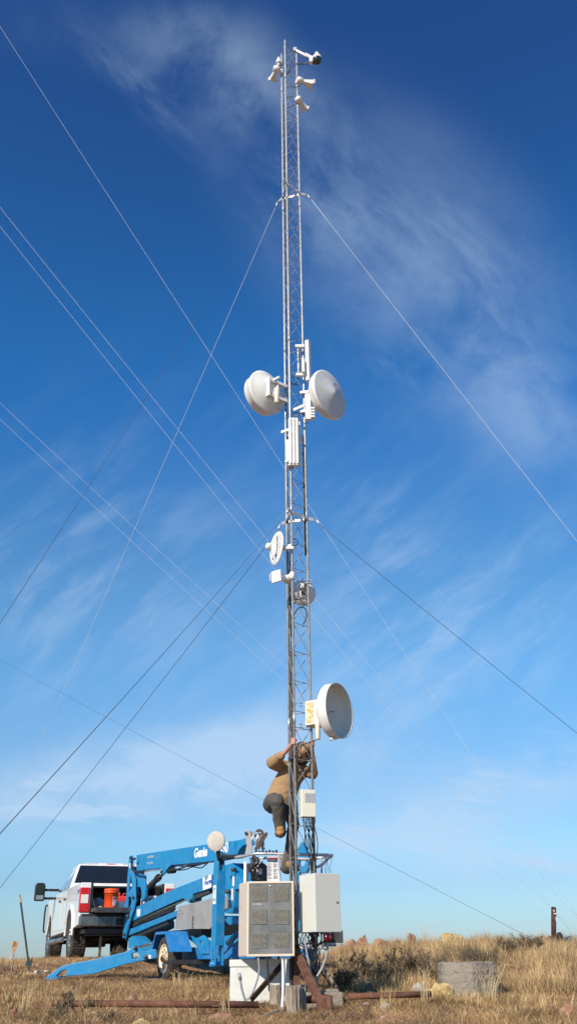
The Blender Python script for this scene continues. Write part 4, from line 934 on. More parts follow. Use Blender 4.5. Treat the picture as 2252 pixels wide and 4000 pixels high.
# frame
F0 = Fr(LC, rr_, ff_, (0,0,1)); hz = lpt(*Z6(900,1300), -.4).z
MB(F0).box((-.40,-2.2,hz-.30),(-.30,1.9,hz-.12)).build('frame_rail', blued, lift, .006)
MB(F0).box((.30,-2.2,hz-.30),(.40,1.9,hz-.12)).build('frame_rail', blued, lift, .006)
MB(F0).beam((-.35,1.9,hz-.2),(0,3.6,hz-.12), .10, .12).build('drawbar', blued, lift, .006)
MB(F0).beam((.35,1.9,hz-.2),(0,3.6,hz-.12), .10, .12).build('drawbar', blued, lift, .006)
MB(F0).ball(F0.p(0,3.7,hz-.12), .07, n=8).build('hitch_coupler', darkst, lift)
MB(F0).tube([(.12,3.35,hz+.2),(.12,3.35,-.12)], .035, 12).build('jack_stand', galv, lift)
plate('frame_gusset', [(700,1290),(740,1270),(790,1300),(870,1262),(935,1330),(930,1470),(850,1470),(800,1380)], -.42, .04, holes=[[(832,1330),(858,1322),(858,1400),(832,1402)]])
plate('frame_gusset', [(1000,1300),(1105,1270),(1180,1262),(1255,1215),(1255,1380),(1180,1440),(1060,1590),(1020,1560),(1060,1420)], -.38, .10)
MB().tube([lpt(*Z6(1060,1500), -.5), lpt(*Z6(1250,1310), -.5)], .018, 8).build('hydraulic_cylinder', mat('blue tube', (.05,.25,.45), .4, .2), lift)
MB().tube([lpt(*Z6(1150,1345), -.42), lpt(*Z6(1255,1265), -.42)], .05, 12).build('hydraulic_cylinder', mat('blue cylinder', (.05,.2,.3), .35, .3), lift)
MB(F0).beam((-.95,.0,-.05),(.95,.0,-.05), .06, .06).build('axle', darkst, lift)
# front area between tongue outrigger and wheel
plate('tongue_block', [(60,1300),(110,1270),(165,1320),(180,1385),(340,1350),(355,1290),(340,1430),(180,1440),(60,1400)], -.45, .25, blue)
MB().tube([lpt(*Z6(165,1395), -.6), lpt(*Z6(340,1345), -.6)], .022, 10).build('cylinder_rod', chrome, lift)
MB().tube([lpt(*Z6(340,1345), -.6), lpt(*Z6(420,1320), -.6)], .04, 10).build('hydraulic_cylinder', blued, lift)
# fender and wheels
def wheel(cx, u, sgn, d=.69, par=lift, tw=.22, rimc=rimm):
    c = lpt(*Z6(445,1517), -.84) if cx is None else cx
    f = axisf(c, -rr_ if sgn < 0 else rr_); r = d/2; rm = r*.64
    t = MB(f).lathe([(rm,0),(r*.78,.008),(r*.92,.0),(r*.985,-.02),(r,-.045),(r,-tw+.045),(r*.985,-tw+.02),(r*.9,-tw),(rm,-tw),(rm,0)], n=48, closed=False).build('tyre', tyre, par)
    b = MB(f); n = 30
    for k in range(n):
        a = 2*math.pi*k/n
        for q_, (z0, z1) in enumerate(((-.045,-.075),(-.085,-.125),(-.135,-.175))):
            a2 = a+q_*.1; ca, sa = math.cos(a2), math.sin(a2); ta = .06
            p8 = []
            for rad in (r-.002, r+.007):
                for (da, z) in ((-ta,z0),(ta,z0),(ta,z1),(-ta,z1)): p8.append((rad*math.cos(a2+da), rad*math.sin(a2+da), z))
            b.hexa(p8)
    b.build('tread', tyre, t)
    rim = MB(f).lathe([(rm*1.0,-.004),(rm*.97,.004),(rm*.93,-.03),(rm*.80,-.055),(rm*.72,-.02),(rm*.45,-.018),(rm*.33,-.045),(rm*.3,-.03),(0,-.03)], n=40).build('rim', rimc, par)
    MB(f).lathe([(rm*.26,-.032),(rm*.24,.03),(rm*.1,.045),(0,.045)], n=20).build('hub_cap', mat('hub', (.40,.25,.12), .6, .3, .3, 20) if 'hub' not in bpy.data.materials else bpy.data.materials['hub'], rim)
    b = MB(f)
    for k in range(8):
        a = 2*math.pi*k/8; ca, sa = math.cos(a), math.sin(a)
        b.lathe([(.024,0),(0,0)], f=Fr(f.p(rm*.60*ca, rm*.60*sa, -.0165), f.x, f.y, f.z), n=10) if 0 else b.add([(rm*.60*ca+.020*math.cos(q*math.pi/5)*1, rm*.60*sa+.020*math.sin(q*math.pi/5), -.0165) for q in range(10)], [tuple(range(10))])
    b.fr = W; bb = MB(); bb.v, bb.f, bb.sm = b.v, b.f, b.sm; bb.build('rim_slots', black, rim)
    b = MB(f)
    for k in range(5):
        a = 2*math.pi*k/5; b.tube([(rm*.36*math.cos(a), rm*.36*math.sin(a), -.035),(rm*.36*math.cos(a), rm*.36*math.sin(a), -.005)], .009, 6)
    b.build('wheel_nuts', galv, rim)
wc = lpt(*Z6(440,1517), -.84)
w_l = MB
wheel(wc, -.84, -1); wheel(wc+rr_*1.68, .84, 1)
fp = lambda x, y, u: lpt(*Z6(x, y), u)
# fender: flat top with sloped ends
lc = F0; cy = (wc-LC).dot(ff_); zt = lpt(*Z6(480,1222), -.86).z
def fender(u0, u1):
    sec = [(cy+.46, zt-.27),(cy+.30, zt),(cy-.22, zt),(cy-.50, zt-.30)]; th = .012
    vs, fs = [], []
    for (y, z) in sec: vs += [(u0,y,z),(u1,y,z),(u1,y,z-th),(u0,y,z-th)]
    for k in range(3):
        a = k*4; b_ = a+4; fs += [(a,a+1,b_+1,b_),(a+3,b_+3,b_+2,a+2),(a,b_,b_+3,a+3),(a+1,a+2,b_+2,b_+1)]
    fs += [(0,3,2,1),(12,13,14,15)]
    return MB(F0).add(vs, fs).build('fender', blued, lift, .004)
fender(-.90, -.52); fender(.52, .90)
MB(F0).prism([(-.902,cy+.46,zt-.29),(-.902,cy+.30,zt-.01),(-.902,cy-.22,zt-.01),(-.902,cy-.50,zt-.31),(-.902,cy-.47,zt-.31),(-.902,cy-.21,zt-.04),(-.902,cy+.28,zt-.04),(-.902,cy+.43,zt-.29)], (.01,0,0)).build('fender_lip', blued, lift)
# lowered outrigger reaching left to the ground
YO = 16.4
og = MB().prism([at(*Z5(*q), YO) for q in ((370,1082),(385,1060),(495,985),(560,965),(770,925),(1000,872),(1045,850),(1085,815),(1130,835),(1180,862),(1258,842),(1270,915),(1160,935),(1010,967),(770,1042),(640,1055),(540,1062),(430,1095),(375,1095))], (0,.13,0),
    [[at(*Z5(*q), YO) for q in ((455,1062),(490,1025),(530,1005),(540,1035),(535,1055),(480,1068))], [at(*Z5(*q), YO) for q in ((1065,880),(1100,868),(1130,885),(1130,905),(1105,924),(1072,920))]]).build('outrigger', blue, lift, .008)
for (x, y) in ((1093,835),(1178,908),(1035,578)): MB(Fr(at(*Z5(x,y), YO-.02),(1,0,0),(0,0,1),(0,-1,0))).lathe([(0,-.03),(.03,-.03),(.03,.02),(0,.02)], n=12).build('pivot_pin', darkst, og)
MB().prism([at(*Z5(*q), YO-.004) for q in ((1200,893),(1222,890),(1222,920),(1200,922))], (0,.003,0)).build('warning_label', wirep, og)
# raised outrigger with round pad
uo = -.86
xa, xb = Z6(938,0)[0], Z6(1012,0)[0]
p0 = lpt(*Z6(1003,1580), uo); p1 = lpt(*Z6(1035,310), uo); p1.y = p0.y
wd_, dp_ = .16, .15
ax_z = (p1-p0).normalized(); of = yawf(p0, 26); hL = (p1-p0).length
of = Fr(p0, of.x, (ax_z.cross(of.x)).normalized(), ax_z)
# slender box beam, open fork at the foot, tapered at the top
MB(of).prism([(0,0,.24),(0,0,hL-.40),(.015,0,hL-.05),(.10,0,hL-.05),(.135,0,hL-.40),(.135,0,.24)], (0,.18,0), [[(.03,0,hL-.17),(.085,0,hL-.15),(.10,0,hL-.28),(.07,0,hL-.34),(.03,0,hL-.30)]]).build('outrigger', blue, lift, .006)
MB(of).prism([(0,.0,.24),(0,.0,-.02),(0,.18,-.02),(0,.18,.24)], (.018,0,0), [[(0,.05,.05),(0,.13,.05),(0,.13,.20),(0,.05,.20)]]).build('outrigger_fork', blue, lift, .004)
MB(of).prism([(.117,0,.24),(.117,0,-.02),(.117,.18,-.02),(.117,.18,.24)], (.018,0,0)).build('outrigger_fork', blue, lift, .004)
MB(of).tube([(-.04,.09,.0),(.18,.09,.0)], .035, 12).build('pivot_pin', blued, lift)
pc = at(*Z6(1013,240), 14.15); pf = axisf(pc, V((-.30,-.93,-.08)))
pad = MB(pf).lathe([(0,.012),(.132,.012),(.140,.006),(.142,-.006),(.134,-.012),(0,-.012)], n=48).build('outrigger_pad', disc, lift)
b = MB(pf)
for k in range(5): b.ball(pf.p(.034*math.cos(k*1.257), .034*math.sin(k*1.257), .012), .0075, n=5)
for k in range(6): b.ball(pf.p(.095*math.cos(k*1.047+.3), .095*math.sin(k*1.047+.3), .012), .006, n=5)
b.build('bolt_holes', darkst, pad)
MB().tube([pf.p(0,0,-.01), of.p(.07,.08,hL-.2)], .035, 12).build('pad_stem', darkst, lift)
lb = MB(of).box((-.004,.03,hL-.78),(-.001,.15,hL-.52)).build('warning_label', wirep, lift)
MB(of).box((-.0055,.055,hL-.58),(-.004,.125,hL-.56)).build('pictogram', inkm, lb); MB(of).box((-.0055,.08,hL-.65),(-.004,.10,hL-.585)).build('pictogram', inkm, lb); MB(of).box((-.0055,.06,hL-.74),(-.004,.12,hL-.70)).build('pictogram', inkm, lb)
# rear right raised outrigger with oval opening, seen behind the mast
YR = 14.6
MB().prism([at(*Z7(*q), YR) for q in ((845,235),(865,240),(890,300),(905,345),(925,430),(922,520),(905,560),(820,560),(800,520),(800,420),(805,340),(820,280))], (.03,.12,0),
    [[at(*Z7(*q), YR) for q in ((840,415),(860,405),(885,420),(890,460),(870,490),(835,490),(822,470),(825,440))]]).build('outrigger', blue, lift, .008)
MB().prism([at(*Z7(*q), YR) for q in ((795,560),(832,560),(838,1000),(835,1180),(800,1180))], (.03,.12,0)).build('outrigger_beam', blue, lift, .006)
MB().prism([at(*Z7(*q), YR) for q in ((825,1300),(975,1310),(970,1500),(880,1440),(830,1440))], (.03,.12,0), [[at(*Z7(*q), YR) for q in ((860,1345),(900,1340),(910,1370),(880,1395))]]).build('frame_gusset', blued, lift, .006)
# tail bar with lamp
MB().tube([at(*Z7(850,1318), 13.9), at(*Z7(1205,1318), 14.35)], .022, 12).build('tail_bar', galv, lift)
a = at(*Z7(1130,1245), 14.1)
MB(axisf(a, V((.25,-.97,0)))).lathe([(0,-.05),(.060,-.05),(.062,.0),(.05,.01)], n=24).build('lamp_housing', blackp, lift)
b = MB(axisf(a, V((.25,-.97,0)))).lathe([(.054,.0),(.050,.010),(0,.016)], n=24).build('tail_lamp', redl, lift)
MB().box(tuple(at(*Z7(1080,1300), 14.2)), tuple(at(*Z7(1080,1300), 14.2)+V((.28,.03,.16)))).build('lamp_bracket', darkst, lift, .004)
# platform basket
YF, YK = 13.0, 13.65
bk = MB
def rail(pts, r=.019, nm='basket_rail', m_=alu): MB().tube(smoothp(pts, 4), r, 12).build(nm, m_, lift)
B = lambda x, y, Y: at(*ZB(x, y), Y)
rail([B(-40,470,13.35), B(100,445,13.2), B(190,425,13.05), B(300,415,YF), B(560,418,YF), B(1000,430,YF), B(1290,435,YF+.05), B(1322,447,13.25), B(1260,490,13.45), B(1200,560,13.5), B(1130,600,13.5), B(1080,605,13.5)])
rail([B(280,478,YK), B(700,480,YK), B(1000,490,YK), B(1180,470,YK), B(1290,455,13.5), B(1322,447,13.27)])
zt_ = B(560,418,YF).z
for (x, y, Y) in ((578,425,YF),(1172,470,YK)): a = B(x, y, Y); MB().tube([a, V((a.x,a.y,.12))], .019 if Y == YF else .016, 12).build('basket_post', alu, lift)
for (x, y, Y) in ((100,530,YF+.1),(130,560,YF+.15)): a = B(x, y, Y); MB().tube([a, V((a.x,a.y,.12))], .019, 12).build('basket_post', whitep, lift)
a, b_ = B(100,900,YF), B(1180,900,YF); z_ = .14
MB().box((a.x,YF,z_-.05),(b_.x,YK,z_)).build('basket_floor', alu, lift, .008)
# control console and placards
a, b_ = B(185,800,13.2), B(408,545,13.2); zz = (b_.z-a.z)
MB().prism([(a.x,13.2,a.z),(b_.x,13.2,a.z),(b_.x,13.2,b_.z-.04),(b_.x-.05,13.2,b_.z),(a.x+.12,13.2,b_.z),(a.x,13.2,b_.z-.1)], (0,.18,0)).build('control_console', blackp, lift, .01)
cb = MB().box(tuple(B(225,712,13.19)), tuple(B(338,628,13.19)+V((0,.006,0)))).build('warning_label', wirep, lift)
MB().prism([B(238,705,13.184), B(262,705,13.184), B(250,655,13.184)], (0,.004,0)).build('pictogram', inkm, cb)
MB().box(tuple(B(318,545,13.15)), tuple(B(350,495,13.15)+V((0,.05,0)))).build('console_clamp', alu, lift, .004)
# document placard with red band and lines of print
p0, p1 = B(410,808,13.1), B(565,458,13.1)
pl = MB().box((p0.x,13.1,p0.z),(p1.x,13.112,p1.z)).build('placard', wirep, lift)
wP, hP = p1.x-p0.x, p1.z-p0.z
MB().box((p0.x+.006,13.096,p1.z-.028),(p1.x-.006,13.0995,p1.z-.008)).build('red_band', redp, pl)
b = MB(); rnd = random.Random(5)
for i in range(44):
    z = p1.z-.045-i*(hP-.07)/44
    for (x0, x1) in ((.02,.46),(.54,.97)):
        if rnd.random() < .86: b.box((p0.x+wP*x0, 13.0975, z), (p0.x+wP*(x0+(x1-x0)*rnd.uniform(.6,1)), 13.0995, z+.0022))
b.build('print_lines', inkm, pl)
b = MB()
for (x, z) in ((.6,.62),(.12,.5),(.7,.2),(.3,.12)): b.box((p0.x+wP*x, 13.096, p0.z+hP*z), (p0.x+wP*(x+.12), 13.0995, p0.z+hP*(z+.04)))
b.build('pictogram', mat('faded red ink', (.55,.28,.2), .6), pl)
# platform rotator bracket with strap and hoses
rb = MB().prism([B(*q, 13.5) for q in ((95,110),(110,90),(180,88),(200,330),(200,420),(95,425),(120,300))], (0,.10,0)).build('rotator_bracket', silver, lift, .006)
MB().prism([B(*q, 13.8) for q in ((330,130),(360,200),(380,350),(330,360),(300,200))], (0,.05,0)).build('rotator_bracket', silver, lift, .006)
MB(Fr(B(108,125,13.49),(1,0,0),(0,0,1),(0,-1,0))).lathe([(0,-.02),(.020,-.02),(.020,.015),(0,.015)], n=12).build('pivot_pin', darkst, lift)
MB().tube([B(190,150,13.6), B(330,150,13.75)], .028, 12).build('rotator_shaft', silver, lift)
for k, x in enumerate((195,265,310)):
    MB().tube(smoothp([B(x,110,13.55), B(x+20,160,13.5), B(x-5,230,13.5), B(x+5,300,13.55)], 4), [.014 if k != 1 else .020]*13, 8).build('rotator_link', alu, lift)
for k, pts in enumerate((((250,100),(300,80),(345,110),(330,180),(270,290),(235,360)), ((350,170),(395,125),(400,150),(350,230),(310,300),(290,350)), ((270,100),(320,90),(355,140),(345,200),(300,260),(265,360)))):
    MB().tube(smoothp([B(*q, 13.45) for q in pts], 5), .014, 8).build('strap', strapm, lift)
for k in range(7): MB().box(tuple(B(235+k*48,400,13.3)), tuple(B(268+k*48,362+8*(k%2),13.3)+V((0,.08,0)))).build('cable_track', blackp, lift, .004)
# black padded bar left of basket and dangling wiring
MB().tube([B(-250,450,14.0), B(-60,462,13.7), B(60,450,13.5)], .030, 12).build('padded_bar', black, lift)
for k in range(9):
    r_ = random.Random(k+9); x0 = 150+r_.random()*130
    MB().tube(smoothp([B(x0,470,13.05), B(x0+r_.uniform(-40,40),560,13.0), B(x0+r_.uniform(-60,40),650,13.0), B(x0+r_.uniform(-50,60),790,13.05)], 4), .006+.003*r_.random(), 6).build('wiring', black, lift)
MB().tube(smoothp([B(150,580,13.1), B(230,575,13.0), B(280,520,13.0), B(210,460,13.05)], 4), .026, 8).build('joystick_grip', blackp, lift)
lw = MB().tube(smoothp([B(1325,450,13.2), B(1315,540,13.2), B(1290,600,13.2), B(1315,680,13.2)], 4), .003, 6).build('wiring', darkst, lift)
MB().tube(smoothp([B(1255,500,13.3), B(1265,600,13.3), B(1290,700,13.3)], 4), .003, 6).build('wiring', darkst, lift)
MB().tube(smoothp([B(1275,480,13.3), B(1250,560,13.3), B(1225,640,13.3), B(1245,690,13.3), B(1240,620,13.3)], 4), .0025, 6).build('wiring', darkst, lift)
# ================= PICKUP TRUCK =================
TO = V((-3.49, 20.85, -.04)); TF = yawf(TO, 20); TF.z = V((0,0,1.07))
truck = thing('pickup_truck', TO, 'white crew cab pickup truck with open tailgate parked on the ridge at the left', 'truck')
def arch(yc, r, z0, n=10, up=True):
    return [(yc+r*math.cos(R(180*k/n)), .42+r*math.sin(R(180*k/n))) for k in range(n+1)]
ra, fa = 1.32, 5.38
prof = [(0,.64),(0,1.40),(2.14,1.42),(2.14,.56),(ra+.56,.56)]+[(ra+.53*math.cos(R(a)), .50+.50*math.sin(R(a))) for a in range(10,175,15)]+[(ra-.56,.60)]
for s in (-1, 1):
    MB(TF).prism([(s*1.0, y, z) for y, z in prof], (-s*.22,0,0)).build('bed_side', carw, truck, .02, 3)
    MB(TF).prism([(s*.995, ra+.62*math.cos(R(a)), .47+.60*math.sin(R(a))) for a in range(0,181,12)]+[(s*.995, ra+.51*math.cos(R(a)), .48+.49*math.sin(R(a))) for a in range(180,-1,-12)], (s*.035,0,0)).build('arch_trim', carw, truck, .012)
    tl = MB(TF).box((min(s*1.012,s*.80),-.025,.86),(max(s*1.012,s*.80),.10,1.31)).build('tail_light', redl, truck, .02, 3)
    MB(TF).box((min(s*.985,s*.83),-.036,1.02),(max(s*.985,s*.83),-.02,1.18)).build('reverse_lens', clearl, tl, .01)
MB(TF).box((-.78,.0,.80),(.78,2.14,.94)).build('bed_floor', blackp, truck)
MB(TF).box((-.78,2.02,.94),(.78,2.14,1.40)).build('bed_front_wall', blackp, truck)
for s in (-1,1): MB(TF).box((min(s*.775,s*.74),.02,.94),(max(s*.775,s*.74),2.02,1.395)).build('bed_liner', blackp, truck)
MB(TF).box((-.78,.9,1.36),(.78,2.1,1.395)).build('bed_cover', blackp, truck)
tg = MB(TF).box((-.76,-.58,.86),(.76,-.01,.93)).build('tailgate', mat('tailgate liner', (.07,.065,.06), .7, 0, .3, 8, dirt=(.14,.12,.09), ds=6, da=.6), truck, .012)
MB(TF).box((-.765,-.60,.835),(.765,-.575,.925)).build('tailgate_edge', darkst, tg, .006)
for s in (-1,1): MB(TF).tube([(s*.77,.0,1.20),(s*.76,-.50,.93)], .006, 6).build('tailgate_cable', darkst, truck)
MB(TF).ball(TF.p(-.80,-.1,.86), .045, n=8).build('tailgate_hinge', carw, truck)
# cab
side = [(2.17,.56),(2.17,1.42),(4.55,1.42),(6.05,1.36),(6.25,1.20),(6.27,.62),(fa+.56,.56)]+[(fa+.50*math.cos(R(a)), .50+.50*math.sin(R(a))) for a in range(10,175,15)]+[(fa-.56,.52)]
MB(TF).prism([(-.985, y, z) for y, z in side], (1.97,0,0)).build('cab_body', carw, truck, .03, 3)
zb, zt2 = 1.42, 1.97
q0 = [(-.96,2.17,zb),(.96,2.17,zb),(.94,4.75,zb),(-.94,4.75,zb),(-.76,2.42,zt2-.03),(.76,2.42,zt2-.03),(.72,3.85,zt2-.02),(-.72,3.85,zt2-.02)]
gh = MB(TF).hexa(q0).build('cab_roof', carw, truck, .045, 4)
MB(TF).prism([(-.66,2.6,zt2-.03),(-.60,2.55,zt2+.0),(.60,2.55,zt2+.0),(.66,2.6,zt2-.03)], (0,1.1,0)).build('roof_crown', carw, truck, .01)
def lerp3(a, b_, t): return tuple(a[i]+(b_[i]-a[i])*t for i in range(3))
def pane(nm, A_, B_, C_, D_, off, m_=glassd, par=truck):
    A_, B_, C_, D_ = map(V, (A_, B_, C_, D_)); n_ = (B_-A_).cross(D_-A_).normalized()
    ctr = (A_+B_+C_+D_)/4; out = V((ctr.x*1.0, ctr.y-3.3, 0)); n_ = n_ if n_.dot(out) > 0 else -n_
    return MB(TF).hexa([q+n_*off*-.5 for q in (A_,B_,C_,D_)]+[q+n_*.006 for q in (A_,B_,C_,D_)]).build(nm, m_, par)
pane('rear_window', (-.90,2.175,1.40),(.90,2.175,1.40),(.73,2.385,1.90),(-.73,2.385,1.90), .01)
pane('windscreen', (-.86,4.745,1.45),(.86,4.745,1.45),(.68,3.89,1.92),(-.68,3.89,1.92), .01)
for s in (-1, 1):
    lo = lambda y: (s*(.957-.02*(y-2.2)/2.6), y, 1.445); hi = lambda y: (s*(.775-.03*(y-2.2)/1.6), y, 1.89)
    pane('side_window', lo(2.42), lo(3.20), hi(3.18), hi(2.62), .01)
    pane('side_window', lo(3.27), lo(4.45), hi(3.75), hi(3.25), .01)
    for (y0, y1) in ((2.30,3.22),(3.24,4.42)):
        d = MB(TF).prism([(s*.985,y0,.62),(s*.985,y0,1.405),(s*.985,y1,1.405),(s*.985,y1,.62)], (s*.007,0,0)).build('door', carw, truck, .004)
        MB(TF).box((min(s*.99,s*1.03),y0+.06,1.20),(max(s*.99,s*1.03),y0+.26,1.235)).build('handle', blackp, d, .01)
    for y0 in (2.26,3.23,4.44): MB(TF).box((min(s*.9855,s*.9885),y0,.60),(max(s*.9855,s*.9885),y0+.012,1.42)).build('door_gap', blackp, truck)
    MB(TF).tube([(s*1.03,2.1,.42),(s*1.05,4.7,.40)], .05, 10).build('running_board', chrome, truck)
    mr = MB(TF).prism([(s*1.28,4.28,1.27),(s*1.28,4.28,1.60),(s*1.32,4.28,1.66),(s*1.50,4.28,1.66),(s*1.53,4.28,1.60),(s*1.53,4.28,1.27)], (0,.14,0)).build('mirror', blackp, truck, .03, 3)
    MB(TF).box((min(s*1.31,s*1.50),4.27,1.42),(max(s*1.31,s*1.50),4.279,1.62)).build('mirror_glass', mat('mirror glass', (.03,.05,.04), .08, .6) if 'mirror glass' not in bpy.data.materials else bpy.data.materials['mirror glass'], mr)
    MB(TF).box((min(s*1.32,s*1.49),4.268,1.30),(max(s*1.32,s*1.49),4.278,1.39)).build('mirror_glass', chrome, mr)
    for z in (1.33,1.51): MB(TF).tube([(s*.93,4.40,z),(s*1.30,4.36,z)], .028, 10).build('mirror_arm', blackp, mr)
MB(TF).box((-.30,2.46,1.905),(.30,2.50,1.965)).build('brake_lamp', clearl, truck, .012); MB(TF).box((-.10,2.448,1.912),(.10,2.462,1.955)).build('brake_lens', redl, truck)
bump = [(-1.0,.05),(-.98,-.12),(-.62,-.16),(-.40,-.14),(.40,-.14),(.62,-.16),(.98,-.12),(1.0,.05)]
MB(TF).prism([(x,y,.61) for x,y in bump], (0,0,.19)).build('rear_bumper', bumperm, truck, .02, 3)
MB(TF).prism([(x*.97,y+.004,.80) for x,y in bump], (0,0,.03)).build('bumper_step', blackp, truck, .005)
for x in (-.62,.62): MB(TF).box((x-.09,-.150,.635),(x+.09,-.14,.69)).build('bumper_recess', black, truck)
MB(TF).box((-.25,-.158,.635),(.25,-.14,.75)).build('plate_recess', blackp, truck)
MB(TF).box((-.85,.05,.50),(.85,6.0,.57)).build('chassis', darkst, truck)
MB(TF).beam((-.8,.25,.48),(.8,.25,.48), .06, .06).build('hitch_bar', darkst, truck); MB(TF).box((-.04,-.3,.44),(.04,.3,.52)).build('hitch_receiver', darkst, truck)
MB(TF).tube([(-.45,.35,.55),(-.45,.45,.05)], .03, 8).build('shock_absorber', mat('muddy tan steel', (.3,.22,.14), .8), truck)
MB(TF).tube([(-.85,ra,.42),(.85,ra,.42)], .05, 10).build('axle', darkst, truck); MB(TF).ball(TF.p(0,ra,.42), .15, n=10).build('differential', darkst, truck)
MB(TF).tube([(-.85,fa,.42),(.85,fa,.42)], .05, 10).build('axle', darkst, truck)
MB(TF).box((-.5,2.4,.28),(.0,3.6,.5)).build('fuel_tank', darkst, truck, .03)
def twheel(x, y, s):
    f = axisf(TF.p(x, y, .42), TF.x*s); r = .45; tw = .32; rm = .24
    t = MB(f).lathe([(rm,0),(r*.75,.012),(r*.93,.0),(r*.99,-.025),(r,-.05),(r,-tw+.05),(r*.99,-tw+.025),(r*.9,-tw),(rm,-tw)], n=48).build('tyre', tyre, truck)
    b = MB(f); n = 26
    for k in range(n):
        for q_, (z0, z1) in enumerate(((-.02,-.08),(-.095,-.145),(-.155,-.205),(-.22,-.28))):
            a = 2*math.pi*k/n+q_*.11; p8 = []
            for rad in (r-.004, r+.010):
                for (da, z) in ((-.09,z0),(.07,z0),(.09,z1),(-.07,z1)): p8.append((rad*math.cos(a+da), rad*math.sin(a+da), z))
            b.hexa(p8)
    b.build('tread', tyre, t)
    rim = MB(f).lathe([(rm,-.004),(rm*.97,.006),(rm*.9,-.03),(rm*.3,-.06),(rm*.25,-.01),(0,-.01)], n=32).build('rim', chrome, truck)
    b = MB(f)
    for k in range(8):
        a = 2*math.pi*k/8; b.tube([(rm*.3*math.cos(a),rm*.3*math.sin(a),-.03),(rm*.92*math.cos(a),rm*.92*math.sin(a),-.012)], .018, 6)
    b.build('spokes', chrome, rim)
for (y) in (ra, fa):
    twheel(-.985, y, -1); twheel(.985, y, 1)
# front guard
for s in (-1,1):
    MB(TF).tube(smoothp([(s*.78,6.30,.66),(s*.98,6.34,.66),(s*1.02,6.34,.75),(s*1.02,6.34,1.20),(s*.95,6.33,1.27),(s*.6,6.33,1.27)], 4), .022, 8).build('grille_guard', black, truck)
MB(TF).box((-.95,6.27,.55),(.95,6.36,.75)).build('front_bumper', chrome, truck, .02)
MB(TF).box((-.6,6.27,.8),(.6,6.30,1.2)).build('grille', blackp, truck, .01)
ffx = Fr(TF.p(-1.004,.30,1.25), -TF.y, (0,0,1), -TF.x); text('lettering', 'FX4', ffx, .085, mat('grey purple decal', (.16,.15,.24), .5), truck, .003, 1.15, .002)
b = MB(TF)
for (y, z, l) in ((1.9,1.15,.10),(1.75,1.05,.06),(1.2,1.22,.12)): b.box((-1.0035,y,z),(-1.001,y+l,z+.012))
b.build('dents', mat('scuff', (.55,.53,.5), .5), truck)
# load in the bed
bc = at(*(150+998*.2828, 3350+700*.2828), 20.75); lz = TO.z+1.006
bf = yawf(V((bc.x, bc.y, TO.z+1.001)), 18)
bkt = thing('paint_bucket', bf.o, 'orange plastic bucket with white square logo standing on the truck tailgate', 'bucket')
MB(bf).lathe([(0,.0),(.132,0),(.135,.01),(.150,.30),(.158,.302),(.158,.312),(.151,.314),(.152,.335),(.160,.337),(.160,.352),(.153,.354),(.155,.375),(.150,.378),(.143,.37),(.125,.02),(0,.02)], n=48).build('pail', orange, bkt)
MB(bf).tube([(.162*math.cos(R(a)), .162*math.sin(R(a))*.9-.02, .31-.07*math.sin(R(180-a)) if 0 else .30) for a in range(180,361,15)], .003, 6).build('handle', orange, bkt)
def wrap(name, me_pts, faces, rad0, par, m_, flip=0):
    vs = []
    for (x, y, z) in me_pts:
        rad = .137+.015*(y/.30)+.0015+z; a = x/rad0; vs.append((rad*math.sin(a), -rad*math.cos(a), y))
    return MB(bf).add(vs, faces).build(name, m_, par)
def grid_strip(x0, x1, y0, y1, n=12):
    P_ = [(x0+(x1-x0)*i/n, y, .001) for y in (y0, y1) for i in range(n+1)]; return P_, [(i, i+1, n+2+i, n+1+i) for i in range(n)]
sq = (.015, .135, .045, .215)  # square outline on the wall
for q in ((sq[0],sq[1],sq[2],sq[2]+.007),(sq[0],sq[1],sq[3]-.007,sq[3]),(sq[0],sq[0]+.006,sq[2],sq[3]),(sq[1]-.006,sq[1],sq[2],sq[3])):
    p_, f_ = grid_strip(*q); wrap('logo_frame', p_, f_, .148, bkt, whitep)
def wraptext(s, cx, cy, ang, h, par, sx=1., bold=.0, m_=None):
    cu = bpy.data.curves.new('t', 'FONT'); cu.body = s; cu.size = h/.7; cu.offset = bold; cu.align_x = 'CENTER'; cu.align_y = 'CENTER'; cu.resolution_u = 2
    t = bpy.data.objects.new('t', cu); C.objects.link(t); bpy.context.view_layer.update()
    me = bpy.data.meshes.new_from_object(t.evaluated_get(bpy.context.evaluated_depsgraph_get())); c_, s_n = math.cos(R(ang)), math.sin(R(ang))
    pts = [(cx+v.co.x*sx*c_-v.co.y*s_n, cy+v.co.x*sx*s_n+v.co.y*c_, .0015) for v in me.vertices]; fs = [tuple(p.vertices) for p in me.polygons]
    bpy.data.objects.remove(t); wrap('lettering', pts, fs, .148, par, m_ or whitep)
wraptext('THE', .050, .150, 42, .020, bkt, 1., .001); wraptext('HOME', .070, .128, 42, .034, bkt, .95, .002); wraptext('DEPOT', .090, .098, 42, .034, bkt, .9, .002)
for k in range(3): wraptext('!', -.105, .20-k*.04, 0, .022, bkt, 1.6, .002, inkm) if 0 else None
b = MB(bf)
MB().v
def bitem(name, px, Y, w_, d_, h_, m_, label, cat, bev=.01, yaw=20):
    p = at(*(150+px*.2828, 3350+690*.2828), Y); f = yawf(V((p.x, p.y, TO.z+1.009)), yaw)
    return tag(MB(f).box((-w_/2,-d_/2,0),(w_/2,d_/2,h_)).build(name, m_, None, bev), label, cat)
bitem('white_box', 1110, 20.9, .07, .12, .13, whitep, 'small white carton beside the orange bucket in the truck bed', 'box')
p = at(*(150+1165*.2828, 3350+690*.2828), 20.95); f = yawf(V((p.x,p.y,TO.z+1.009)), 20)
